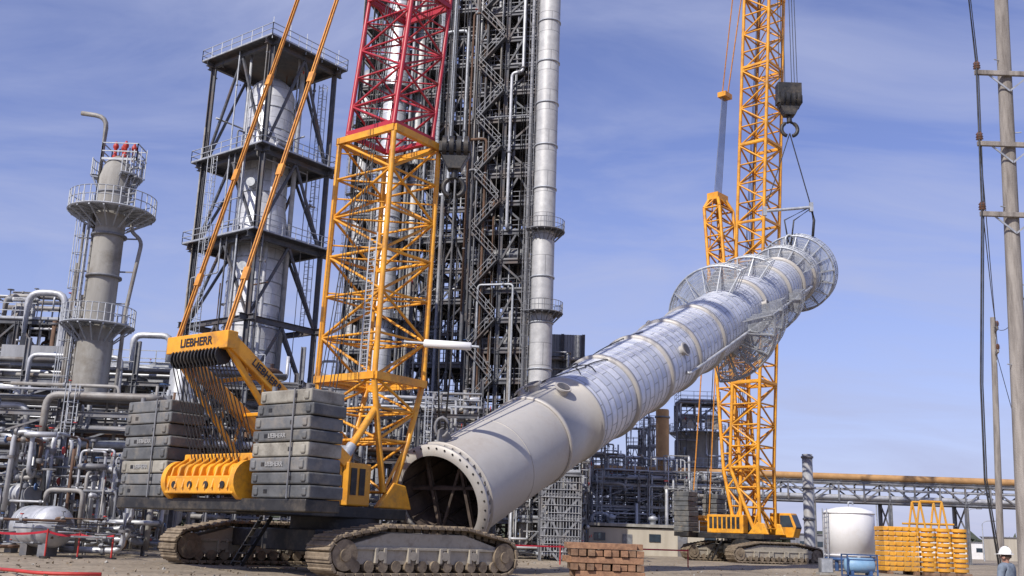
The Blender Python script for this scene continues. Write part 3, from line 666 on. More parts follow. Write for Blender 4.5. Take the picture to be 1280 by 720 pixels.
for i,(x,y) in enumerate(((-.2,-.2),(.2,.1),(.5,-.4),(.85,.1))):
    rd.lathe((x,y,zt+.2),K,[(.1,0),(.16,.2),(.1,.4),(.1,.7),(.17,.8),(.17,.95),(.05,1.2)],10)
    o.part('vent_pipes','galv').beam((x+.2,y+.2,zt-.2),(x+.2,y+.2,zt+1.0),.07)
for i in range(5): z=zt-.5-i*.55; o.part('side_nozzles','steel2').tube((.9,-.5,z),(1.6,-.8,z),.07,None,8)
rail(o.part('ladders','galv'),[(-.8,-.8,zt),(1.4,-.8,zt),(1.4,.8,zt),(-.8,.8,zt)],True)
o.done()

# ------------------------------------------------------------------ left process racks
for i,(x0,x1,y,w,zs,np_,cl_) in enumerate(((-46,-19,57,4,[2.8,5.2,7.6],6,95),(-50,-10,68,5,[3.2,6.2,9.2,10.8],6,105),(-60,-4,96,6,[4,8,12],7,80),(-30,-2,78,5,[3.5,7,10.5],6,70))):
    o=Obj('pipe_rack'); rack(o,x0,x1,y,w,zs,4.6 if i!=1 else 3.6,30+i,np_,clutter=cl_,m='steel2' if i!=3 else 'steel'); o.done()
bx=V((X(-14,600,72),72,0)); o=Obj('steel_access_structure'); frame(o,bx,V((1,0,0)),V((0,1,0)),[-3,0.4,3.2],[0,5],[4,8,11.5,15],.3,.28,'steel',None,None,.9,9)
piping(o,-3,3.4,-.5,5,1,17,45,77,(.06,.2),org=bx); o.part('gooseneck_pipe','pipe').pipe([bx+V((1.2,-.6,12)),bx+V((1.2,-.6,17.0)),bx+V((3.8,-.6,17.0)),bx+V((3.8,-.6,12.5)),bx+V((3.4,-.6,9))],.24,12,.9)
o.part('equipment_boxes','panel').box(bx+V((2.8,-1,12.3)),(4.5,2.2,1.4)); o.part('vertical_drums','pipe2').lathe(bx+V((-.5,2.5,14.8)),K,[(.8,0),(.8,1.6),(.5,2.0),(.05,2.1)],20); o.done()
for j,(px,y_,hh,yy) in enumerate(((215,64,11.2,.8),(178,74,9,.7),(60,60,6.5,.9),(300,88,13,1.0),(20,90,14,1.1),(250,92,14,.8),(390,92,15,1.1))):
    o=Obj('vertical_drum',Matrix.Translation(V((X(px,600,y_),y_,0)))); o.part('shell',('pipe','pipe2')[j%2]).lathe(A,K,[(yy*.8,0),(yy*.8,1.5),(yy,1.7),(yy,hh-.5),(yy*.7,hh-.1),(.03,hh+.1)],28,False)
    ringplat(o,K*(hh*.72),yy,yy+1.0); o.part('nozzle_piping','pipe').pipe([(0,0,hh),(0,0,hh+1.1),(yy+.5,-.3,hh+1.1),(yy+.5,-.3,1)],.12,8,.4); ladder(o.part('ladder','galv'),(0,-yy-.15,.5),(0,-1,0),hh*.72); o.done()
c0=W(205,445,70); o=Obj('air_cooler_bank'); bxp=o.part('fan_plenums','panel',.03)
for i in range(4): q=c0+V((-3.4+i*2.9,2,-1.4)); bxp.box(q,(2.6,4,1.1)); o.part('fan_rings','galv').lathe(q+UZ*.55,K,[(1.1,0),(1.0,.35),(1.05,.5)],24,False)
for i in range(5):
    for yy in (0,4): o.part('legs','steel2').ibeam(c0+V((-4.8+i*2.9,yy,-2)),V((c0.x-4.8+i*2.9,c0.y+yy,0)),.25)
rail(o.part('handrails','galv'),[c0+V((-4.9,-.2,-.8)),c0+V((6.9,-.2,-.8))]); o.part('header_pipe','pipe').pipe([c0+V((-2,-.5,-3)),c0+V((-2,-.5,1.3)),c0+V((.5,-.5,1.3)),c0+V((.5,-.5,-.5))],.22,10,.6); o.done()
for j,(px,py,Y_,rr,LL) in enumerate(((52,658,46,.86,2.2),(12,618,50,.5,2.6))):
    c=W(px,py,Y_); o=Obj('horizontal_drum',Matrix.Translation(c)); d=V((-.8,.6,0)).normalized()
    o.part('shell','pipe').lathe(-d*LL/2,d,[(.02,-.45),(rr*.55,-.36),(rr*.9,-.15),(rr,0),(rr,LL),(rr*.9,LL+.15),(rr*.5,LL+.35),(.02,LL+.42)],40,False)
    for t in(-.32,.32): o.part('saddles','steel2').box(d*LL*t-UZ*(c.z/2+.1),(.3,rr*1.5,c.z-.2)); o.part('straps','galv').lathe(d*LL*t,d,[(rr,-.06),(rr+.02,-.06),(rr+.02,.06),(rr,.06)],40,False)
    o.part('nozzles','pipe2').pipe([(0,0,rr),(0,0,rr+.7),(1.6,0,rr+.7),(1.6,0,-c.z+.2)],.1,10,.3); o.part('nozzles','pipe2').tube(-d*LL/2-d*.4,-d*LL/2-d*.62,.3,None,16); o.part('nozzles','steel2').tube(-d*LL/2-d*.62,-d*LL/2-d*.7,.4,None,16); o.done()
o=Obj('ground_level_pipe_manifold'); piping(o,X(85,650,47),X(215,650,52),46.5,53,.3,4.6,60,55,(.05,.14)); piping(o,X(-30,650,48),X(100,650,52),48,53,.3,5.4,55,56,(.05,.13),vert=.75)
piping(o,X(-30,650,43),X(150,650,44),43.5,45,.2,1.7,16,57,(.04,.08),vert=.6)
mm=o.part('pipe_stanchions','steel2')
for i in range(14): x=X(-20,650,48)+i*1.35; mm.ibeam((x,49.5,0),(x,49.5,3.2+(i%3)*.6),.15); mm.beam((x,49.5,2.4),(x,51,2.4),.14)
for z,mt in ((3.0,'pipe'),(3.5,'pipe'),(3.9,'galv')): o.part('header_pipes',mt).pipe([(X(-40,650,48),49.3,z),(X(120,650,48),49.3,z),(X(120,650,48)+.4*z,49.3,.6),(X(215,650,48),49.3,.6)],.1,8,.4)
o.done()

# ------------------------------------------------------------------ tall central structures
def lv(z0,z1,s): 
    o_=[];z=z0
    while z<z1: o_.append(z); z+=s
    return o_
a=math.radians(-14); ux=V((math.cos(a),math.sin(a),0)); uy=V((-math.sin(a),math.cos(a),0))
b=V((X(578,560,104),104,0)); o=Obj('tall_process_structure'); frame(o,b,ux,uy,[0,3.1,6.6],[0,3.5,7],lv(4,74,3.1),.42,.34,'steel',None,None,.95,5,railm='steel2',bdiag=.2)
piping(o,-.6,6.8,-.7,7,3,74,150,91,(.07,.24),('pipe','pipe2','steel2','steel2','steel','galv','rust'),ux,uy,b,.8)
for z in lv(10,70,9.3): o.part('horizontal_exchangers','steel2').lathe(b+ux*.6+uy*1.2+UZ*(z+1.2),ux,[(.05,-.4),(.6,-.1),(.65,0),(.65,4.5),(.6,4.6),(.05,4.9)],16)
for i,z in enumerate(lv(4,72,3.1)):
    x0,x1=(0.2,3.0) if i%2 else (3.0,.2); o.part('stair_flights','steel').beam(b+ux*x0-uy*.7+UZ*z,b+ux*x1-uy*.7+UZ*(z+3.1),.7,.12); rail(o.part('handrails','steel2'),[b+ux*x0-uy*1.05+UZ*z,b+ux*x1-uy*1.05+UZ*(z+3.1)],toe=False)
ladder(o.part('handrails','steel2'),b+ux*6.9+uy*1,ux,70)
o.done()
b=V((X(504,560,109),109,0)); o=Obj('tall_process_structure'); frame(o,b,ux,uy,[0,3.0,6.0],[0,4,8],lv(5,76,3.4),.4,.32,'steel',lv(0,40,2),None,.9,15,railm='steel2',bdiag=.17)
piping(o,-.6,6.4,-.7,8,3,76,80,93,(.07,.24),('pipe','pipe2','steel2','steel2','pipe','galv'),ux,uy,b,.85)
ladder(o.part('handrails','steel2'),b+ux*2-uy*.5,-uy,72)
o.done()
b=V((X(418,560,116),116,0)); o=Obj('tall_process_structure'); frame(o,b,ux,uy,[0,3.4,6.8],[0,5],lv(5,72,4.0),.35,.3,'steel',None,None,.8,25,railm='steel2',bdiag=.16)
piping(o,-.6,8.4,-.7,5,3,72,60,95,(.08,.24),('pipe','pipe2','pipe2','galv','steel2'),ux,uy,b,.85); o.done()
for nm,px,Y_,rr,h,mt in (('pale_fractionating_column',672,100,1.12,80,'clad_white'),('silver_fractionating_column',466,112,1.35,66,'clad_silver'),('silver_fractionating_column',500,113,1.0,74,'clad_dull'),('silver_fractionating_column',430,124,1.2,60,'clad_dull')):
    o=Obj(nm,Matrix.Translation(V((X(px,560,Y_)-(0.0),Y_,0)))); o.part('shell',mt).lathe(A,K,[(rr*1.15,0),(rr*1.15,12),(rr,14),(rr,h-2),(rr*.6,h-1),(.03,h-.6)],36,False)
    for z in lv(8,h-3,4.6): o.part('shell_bands','galv').lathe(A,K,[(rr,z),(rr+.09,z),(rr+.09,z+.15),(rr,z+.15)],36,False)
    pl=[Z(px,290,Y_),Z(px,392,Y_),Z(px,-60,Y_)] if Y_==100 else lv(15,h-4,9)
    for z in pl: ringplat(o,K*z,rr,rr+.95,a0=-150,a1=120,m='steel2')
    ladder(o.part('ladders','steel2'),(-rr-.15,-.3,4),(-1,0,0),h-8)
    o.part('downcomer','pipe').pipe([(0,0,h-1),(0,0,h+1),(rr+.5,-.4,h+1),(rr+.5,-.4,3)] if Y_!=100 else [(0,0,h-1),(0,0,h+1),(-rr-.5,.8,h+1),(-rr-.5,.8,3)],.18,10,.5)
    o.done()
c0=V((X(700,560,108),108,0)); o=Obj('clad_elevator_tower'); zt=Z(700,418,108)
o.part('ribbed_walls','panel').box(c0+V((0,2,zt*.78)),(4.2,4,zt*.44))
for i in range(15): o.part('wall_ribs','steel2').box(c0+V((-2+i*.285,-.03,zt*.78)),(.06,.08,zt*.44))
for z in lv(3,zt,2.8): o.part('floor_beams','steel').ibeam(c0+V((-3.2,-.3,z)),c0+V((2.4,-.3,z)),.25)
for x in(-3,-2.2,0,2.2):
    for yy in(-.3,4.4): o.part('columns','steel').ibeam(c0+V((x,yy,0)),c0+V((x,yy,zt)),.3)
piping(o,-4,3,-2,3,1,zt*.9,40,61,(.08,.25),org=c0,vert=.7); o.done()
for i,(p0,p1,Y_,hh) in enumerate(((505,735,86,9),(700,860,120,9.5),(640,735,74,7))):
    x0,x1=X(p0,600,Y_),X(p1,600,Y_); o=Obj('process_unit'); b=V((x0,Y_,0)); n=max(2,int((x1-x0)/2.4)); k=(x1-x0)/n
    frame(o,b,V((1,0,0)),V((0,1,0)),[k*j for j in range(n+1)],[0,5],lv(2.6,hh,2.3),.22,.22,'steel3' if i==1 else 'steel2',None if i!=1 else [1],None,.7,40+i)
    piping(o,0,x1-x0,-1.2,5,.4,hh+1.5,130,65+i,(.05,.16),('pipe','pipe','galv','pipe2','steel3'),org=b,vert=.65)
    for j in range(3): 
        o.part('small_drums','pipe2').lathe(b+V(((x1-x0)*(.15+.33*j),.8,0.6)),K,[(.5,0),(.5,hh*.5),(.3,hh*.5+.35),(.03,hh*.5+.4)],18,False)
    o.done()
Yg=70; x0=X(676,640,Yg); o=Obj('finned_exchanger_block'); b=V((x0,Yg,0)); 
frame(o,b,V((1,0,0)),V((0,1,0)),[0,1.3,2.6],[0,3],[1.4,2.8,4.2,5.6],.18,.18,'steel2',None,[3],1,71)
for i in range(13): o.part('fin_tubes','steel3').tube(b+V((.1+i*.2,-.05,.3)),b+V((.1+i*.2,-.05,5.4)),.03,None,6)
for z in lv(.6,5.4,.5): o.part('fin_tubes','steel3').tube(b+V((0,-.12,z)),b+V((2.6,-.12,z)),.025,None,6)
o.done()
# beige control building
Yb=112; x0,x1=X(732,650,Yb),X(905,650,Yb); zb=Z(800,657,Yb); o=Obj('beige_control_building')
o.part('walls','beige').box(((x0+x1)/2,Yb+5,zb/2-.15),(x1-x0,10,zb-.3)); o.part('roof_slab','conc').box(((x0+x1)/2,Yb+5,zb),(x1-x0+.5,10.5,.3))
for i in range(5): x=x0+1.5+i*(x1-x0-3)/4; o.part('door_frames','steel2').box((x,Yb-.04,1.05),(1.0,.08,2.1)) if i%2 else o.part('windows','glass').box((x,Yb-.04,1.8),(1.2,.08,.8))
for i in range(3): o.part('roof_vents','galv').lathe((x0+3+i*4.5,Yb+3,zb+.15),K,[(.3,0),(.3,.5),(.5,.5),(.5,.8),(.1,1.0)],14)
o.done()
Yw=138; cx=X(872,560,Yw); z1=Z(876,590,Yw); z2=Z(876,545,Yw); z3=Z(876,508,Yw); o=Obj('concrete_silo_structure',Matrix.Translation(V((cx,Yw,0))))
o.part('shaft','conc').lathe(A,K,[(2.4,0),(2.4,z1),(2.7,z1+1),(2.7,z2),(3.0,z2),(3.0,z2+.3),(2.3,z2+.3)],36,False)
frame(o,V((-2.6,-2.4,z2+.3)),V((1,0,0)),V((0,1,0)),[0,2.6,5.2],[0,4.8],[1.9,z3-z2],.25,.3,'steel2',[1],None,.6,8)
for x in(-2.6,2.6): o.part('wall_panels','beige').box((x*.6,-2.2,z2+1.6),(2,.2,1.8))
ringplat(o,K*(z1+.4),2.7,3.8); ringplat(o,K*(z2+.3),2.5,3.7); piping(o,-3.5,3.5,-3.2,-2.8,1,z2+4,22,14,(.07,.18)); o.done()
o=Obj('yellow_vent_stack',Matrix.Translation(V((X(828,600,126),126,0)))); o.part('stack','tan').lathe(A,K,[(.8,0),(.8,Z(830,514,126)),(.74,Z(830,512,126))],24)
for z in (6,11,16): o.part('stack_rings','steel2').lathe(A,K,[(.8,z),(.92,z),(.92,z+.2),(.8,z+.2)],24,False)
o.done()
o=Obj('grey_vent_stack',Matrix.Translation(V((X(1011,640,104),104,0)))); hh=Z(1012,568,104); o.part('stack','steel3').lathe(A,K,[(.52,0),(.5,hh),(.42,hh)],24)
for z in (4,7,10): o.part('stack_rings','steel2').lathe(A,K,[(.5,z),(.6,z),(.6,z+.2),(.5,z+.2)],24,False)
o.done()
for px,py,Y_ in ((785,545,133),(801,520,135),(812,530,131),(757,565,130)):
    o=Obj('lattice_pipe_tower'); b=V((X(px,600,Y_),Y_,0)); h_=Z(px,py,Y_); frame(o,b,V((1,0,0)),V((0,1,0)),[0,1.7],[0,1.7],lv(2.6,h_,2.6),.16,.14,'steel3',[],None,1,px,bdiag=.09); piping(o,-.5,2.2,-.6,1.7,1,h_+1,14,px,(.06,.14),org=b,vert=.9); o.done()
# pipe bridge
Yp=128; x0,x1=X(732,600,Yp),X(1300,600,Yp); za,zb=Z(990,624,Yp),Z(990,600,Yp); o=Obj('pipe_bridge'); t=o.part('truss','steel2'); n=18; w=3.5
for yy in(0,w):
    for z in(za,zb): t.ibeam((x0,Yp+yy,z),(x1,Yp+yy,z),.3,.35)
    for i in range(n):
        xa=x0+(x1-x0)*i/n; xb=x0+(x1-x0)*(i+1)/n; t.beam((xa,Yp+yy,za),(xa,Yp+yy,zb),.18)
        p,q=(za,zb) if i%2 else (zb,za); t.beam((xa,Yp+yy,p),(xb,Yp+yy,q),.16)
for i in range(n+1):
    xa=x0+(x1-x0)*i/n; 
    for z in(za,zb): t.beam((xa,Yp,z),(xa,Yp+w,z),.18)
    if i%3==0:
        for yy in(0,w): t.ibeam((xa,Yp+yy,0),(xa,Yp+yy,za),.4)
        t.beam((xa,Yp,za*.5),(xa,Yp+w,za),.15); t.beam((xa,Yp+w,za*.5),(xa,Yp,za),.15)
o.part('insulated_main','tan').tube((x0,Yp+.4,zb+.6),(x1,Yp+.4,zb+.6),.42,None,16)
o.part('insulated_main_joints','tan').tube((x0,Yp+1.3,zb+.45),(x1,Yp+1.3,zb+.45),.3,None,12)
for i,(yy,z,r_,mt) in enumerate(((.4,za+.5,.3,'pipe'),(1.2,za+.45,.22,'pipe2'),(2,za+.5,.3,'pipe'),(2.9,za+.45,.25,'rust'),(2.2,zb+.5,.3,'pipe'),(.5,(za+zb)/2+.3,.16,'pipe'))): o.part('process_lines',mt).tube((x0,Yp+yy,z),(x1,Yp+yy,z),r_,None,10)
for i in range(24): xx=x0+(x1-x0)*(i+.5)/24; o.part('pipe_shoes','steel').box((xx,Yp+.4,zb+.17),(.25,.5,.2))
o.done()
o=Obj('pipe_rack'); rack(o,X(735,650,124),X(905,650,124),119,5,[3,5.6,8],4,88,8,m='steel3',clutter=100,rr=(.08,.2)); o.done()
# white tank
Yt=72; c=V((X(1063,700,Yt),Yt,0)); zb=Z(1063,697,Yt); zt=Z(1063,637,Yt); o=Obj('white_storage_tank',Matrix.Translation(c)); r_=1.66
o.part('tank_shell','white').lathe(A,K,[(.05,zb),(r_,zb),(r_,zt-.25),(r_*.95,zt-.1),(r_*.5,zt+.12),(.05,zt+.2)],48,False)
for z in(zb+.1,zt-.3): o.part('tank_rims','white').lathe(A,K,[(r_,z),(r_+.05,z),(r_+.05,z+.08),(r_,z+.08)],48,False)
for i in range(10): t=math.pi*2*i/10; o.part('support_legs','blue').beam((math.cos(t)*1.5,math.sin(t)*1.5,0),(math.cos(t)*1.5,math.sin(t)*1.5,zb),.18)
o.part('support_ring','blue').lathe(A,K,[(1.4,zb-.2),(1.72,zb-.2),(1.72,zb-.02),(1.4,zb-.02)],32,False)
ladder(o.part('ladder','galv'),(-r_-.15,-.6,.1),(-1,-.3,0),zt-.1,False); o.part('vent','galv').pipe([(0,0,zt+.1),(0,0,zt+.5),(.3,0,zt+.5),(.3,0,zt+.3)],.06,8,.1); o.done()
Ys=58; c=V((X(1074,700,Ys),Ys,0)); o=Obj('small_blue_skid_tank',Matrix.Translation(c)); tk=o.part('tank_shell','ltblue')
tk.lathe((-.7,0,.6),V((1,0,0)),[(.02,-.12),(.28,-.08),(.4,0),(.4,1.4),(.28,1.48),(.02,1.52)],28,False)
for x in(-.5,.5): o.part('saddles','blue').box((x,0,.16),(.15,.8,.3))
for x in(-.8,.8):
    for y in(-.5,.5): o.part('guard_frame','blue').beam((x,y,.0),(x,y,1.15),.07)
for z in(.06,1.15):
    for y in(-.5,.5): o.part('guard_frame','blue').beam((-.83,y,z),(.83,y,z),.07)
    for x in(-.8,.8): o.part('guard_frame','blue').beam((x,-.5,z),(x,.5,z),.07)
o.part('filler','galv').tube((0,0,.98),(0,0,1.08),.12,None,12); o.done()
o=Obj('utility_box'); c=V((X(1032,700,60),60,0)); o.part('cabinet','steel2',.02).box(c+V((0,0,.5)),(.7,.5,.8)); o.part('plinth','conc').box(c+V((0,0,.06)),(.9,.7,.12)); o.part('door','galv').box(c+V((0,-.26,.5)),(.6,.02,.7)); o.done()
# yellow counterweight plates
Yc=66; xa,xb=X(1105,690,Yc),X(1150,690,Yc); o=Obj('stacked_counterweight_plates'); zt=Z(1130,657,Yc); n=9; hs=(zt-.25)/n; yl_=o.part('plates','yellow2',.03)
for i in range(n):
    z=.2+hs*(i+.5)
    yl_.box(((xa+xb)/2+random.uniform(-.03,.03),Yc+.8,z),(xb-xa-.08,1.7,hs-.045))
    for j in range(5): yl_.box((xa+.25+j*(xb-xa-.5)/4,Yc-.08,z),(.1,.08,hs*.6))
for x in (xa+.3,xb-.3): o.part('timber_sleepers','wood').box((x,Yc+.8,.1),(.3,2,.2))
o.done()
for k in range(3):
    cx=X(1162+k*20,690,Yc); o=Obj('stacked_ballast_discs',Matrix.Translation(V((cx,Yc+.3,0)))); p=o.part('discs','yellow2',.04)
    for i in range(n):
        z=.2+hs*i; p.tube(V((0,0,z+.06)),V((0,0,z+hs-.05)),.49,None,16); p.tube(V((0,0,z-.0)),V((0,0,z+.07)),.33,None,12)
    o.part('timber_sleepers','wood').box((0,0,.1),(.9,1.2,.2)); o.done()
Yf=84; o=Obj('yellow_lifting_frame'); y_=o.part('frame_tubes','yellow2'); xa,xb=X(1137,650,Yf),X(1192,650,Yf); zt=Z(1165,627,Yf); zl_=Z(1165,655,Yf)
for yy in(0,1.6):
    for k in(0,.5): 
        p0=xa+(xb-xa)*k; p1=xa+(xb-xa)*(k+.5); pm=(p0+p1)/2; y_.tube(V((p0,Yf+yy,0)),V((pm,Yf+yy,zt)),.09,None,8); y_.tube(V((p1,Yf+yy,0)),V((pm,Yf+yy,zt)),.09,None,8)
    y_.tube(V((xa,Yf+yy,zl_)),V((xb,Yf+yy,zl_)),.08,None,8)
    y_.tube(V((xa+(xb-xa)*.25,Yf+yy,zt)),V((xa+(xb-xa)*.75,Yf+yy,zt)),.08,None,8)
o.done()
# timber stack
Ym=42; xa,xb=X(713,700,Ym),X(806,700,Ym); o=Obj('timber_mat_stack'); R=random.Random(5); zt=Z(760,679,Ym); rows=5; hs=(zt-.02)/rows
for j in range(rows):
    z=.03+hs*(j+.5)
    if j in(0,2,4):
        off=R.uniform(-.1,.1); 
        for i in range(8): o.part('long_timbers',R.choice(('wood','wood2')),.015).box(((xa+xb)/2+R.uniform(-.15,.15)+off,Ym+.14+i*.3,z),(xb-xa-R.uniform(0,.2),.27,hs-.03))
    else:
        n=9; w_=(xb-xa)/n
        for i in range(n):
            o.part('cross_timber_ends','wood2' if R.random()<.5 else 'wood',.015).box((xa+w_*(i+.5)+R.uniform(-.03,.03),Ym+1.15+R.uniform(-.12,.12),z),(w_-.04,2.4,hs-.025))
o.done()

# ------------------------------------------------------------------ utility poles
def pole(name,base,topv,r0_,r1_,arms,armlen,d):
    o=Obj(name); o.part('pole_shaft','pole').tube(base,topv,r0_,r1_,20)
    ends=[]
    for z in arms:
        t=(z-base.z)/(topv.z-base.z); c=base.lerp(topv,t); o.part('crossarms','pole',.01).beam(c-d*armlen+V((0,-.22,0)),c+d*armlen+V((0,-.22,0)),.09,.12)
        o.part('arm_braces','galv').beam(c-d*armlen*.6+V((0,-.2,-.03)),c+V((0,-.2,-.45)),.02,.04); o.part('arm_braces','galv').beam(c+d*armlen*.6+V((0,-.2,-.03)),c+V((0,-.2,-.45)),.02,.04)
        for s in(-1,1):
            e=c+d*armlen*.93*s+V((0,-.22,.06)); o.part('insulators','lamp').lathe(e,K,[(.04,0),(.04,.03),(.09,.05),(.06,.1),(.09,.11),(.06,.16),(.085,.18),(.03,.25)],12); ends.append(e+UZ*.22)
    return o,ends
Y1=24; b=V((X(1278,690,Y1)+.05,Y1,0)); t=W(1251,-10,Y1); tt=b.lerp(t,1.25)
o,e1=pole('utility_pole',b,tt,.20,.15,[Z(1262,y,Y1) for y in (97,185,272)],.85,V((1,.0,0)))
wz=o.part('riser_cable','rope'); pts=[e1[0]+UZ*2.5+V((-.1,0,0))]+[e+V((-.03,-.05,-.1)) for e in (e1[0],e1[2],e1[4])]+[W(1226,480,Y1),W(1231,600,Y1),b+V((-.5,0,.2))]
wz.pipe(pts,.022,6); wz.pipe([p+V((.07,.05,0)) for p in pts],.014,6)
for i in range(7): o.part('pole_steps','galv').tube(b.lerp(tt,.2+.1*i),b.lerp(tt,.2+.1*i)+V((.3*(-1)**i,-.1,0)),.014,None,6)
o.done()
Y2=44; b2=V((X(1249,690,Y2),Y2,0)); t2_=W(1241,397,Y2); o,e2=pole('utility_pole',b2,t2_,.15,.11,[t2_.z-.6,t2_.z-1.6],.55,V((.3,.95,0)).normalized()); 
o.part('stay_cable','rope').tube(b2.lerp(t2_,.9),b2+V((3.5,2,0)),.015,None,5); o.done()
o=Obj('overhead_wires'); w_=o.part('conductors','rope')
for a_,b_ in ((e1[4],e2[0]),(e1[5],e2[1]),(e1[2],e2[2])):
    w_.pipe([a_.lerp(b_,i/16)-UZ*(1.2*4*(i/16)*(1-i/16)) for i in range(17)],.013,5)
o.done()
for px,Y_,py in ((1098,150,630),(1212,170,640),(690+540,190,655)):
    o=Obj('street_light'); b=V((X(px,690,Y_),Y_,0)); z=Z(px,py,Y_); o.part('mast','galv').tube(b,b+UZ*z,.12,.08,10); o.part('lamp_arm','galv').pipe([b+UZ*z,b+UZ*(z+.5)+V((.6,0,0)),b+UZ*(z+.6)+V((1.8,0,0))],.06,8,.4); o.part('lamp_head','steel2').box(b+UZ*(z+.55)+V((2.0,0,0)),(.8,.3,.18)); o.done()
for k,(p0,p1,Y_,py) in enumerate(((1095,1140,210,672),(1150,1235,240,676),(1000,1040,190,668),(1245,1330,220,672))):
    x0,x1=X(p0,690,Y_),X(p1,690,Y_); z=max(2.5,Z(p0,py,Y_)); o=Obj('site_office_cabin'); o.part('walls',('beige','white','panel','beige')[k]).box(((x0+x1)/2,Y_+3,z/2),(x1-x0,6,z)); o.part('roof','steel2').box(((x0+x1)/2,Y_+3,z+.1),(x1-x0+.4,6.4,.2))
    for i in range(4): o.part('windows','glass').box((x0+(x1-x0)*(i+.5)/4,Y_-.03,z*.55),(1.4,.06,.9))
    o.done()
M_['tree']=mat('distant_foliage',(.075,.085,.055),(.04,.05,.035),.9,0,.3,.2)
o=Obj('distant_tree_line'); R=random.Random(8); p=o.part('crowns','tree')
for i in range(420):
    x=R.uniform(-250,420); y=R.uniform(420,470); s=R.uniform(2,4.5)
    for j in range(4):
        c=V((x+R.uniform(-2,2),y,s*.5+R.uniform(0,s*.6))); q=[c+V((R.gauss(0,1),R.gauss(0,1),R.gauss(0,.8)))*s*.8 for _ in range(6)]
        p.add(q,[(0,1,2),(0,2,3),(0,3,4),(1,2,5),(3,4,5),(0,4,5),(1,4,5)])
o.done()

# barrier tape and hose
o=Obj('barrier_tape_fence'); pts=[W(-15,664,43),W(60,664,43.5),W(100,668,44),W(142,670,44)]
for p in pts: o.part('posts','red').tube(V((p.x,p.y,0)),V((p.x,p.y,p.z+.1)),.04,None,8); o.part('post_bases','black').tube(V((p.x,p.y,0)),V((p.x,p.y,.08)),.22,None,14)
for a_,b_ in zip(pts,pts[1:]):
    for i in range(8): 
        s=lambda t:a_.lerp(b_,t)-UZ*(.1*4*t*(1-t)); o.part('tape','tape').beam(s(i/8),s((i+1)/8),.012,.09)
o.done()
o=Obj('red_hose'); o.part('hose','red').pipe([(X(-20,700,33),33,.08),(-15.6,32.5,.1),(-14.6,31.3,.07),(-13.6,30.2,.1),(-12.6,29.6,.07),(-11,29.7,.1)],.05,8,.5); o.done()
o=Obj('barrier_tape_fence'); pts=[W(630,700,60),W(700,701,62),W(860,703,66)]
for p in pts: o.part('posts','red').tube(V((p.x,p.y,0)),V((p.x,p.y,1.1)),.04,None,8)
for a_,b_ in zip(pts,pts[1:]): o.part('tape','tape').beam(V((a_.x,a_.y,1.0)),V((b_.x,b_.y,1.0)),.012,.09)
o.done()

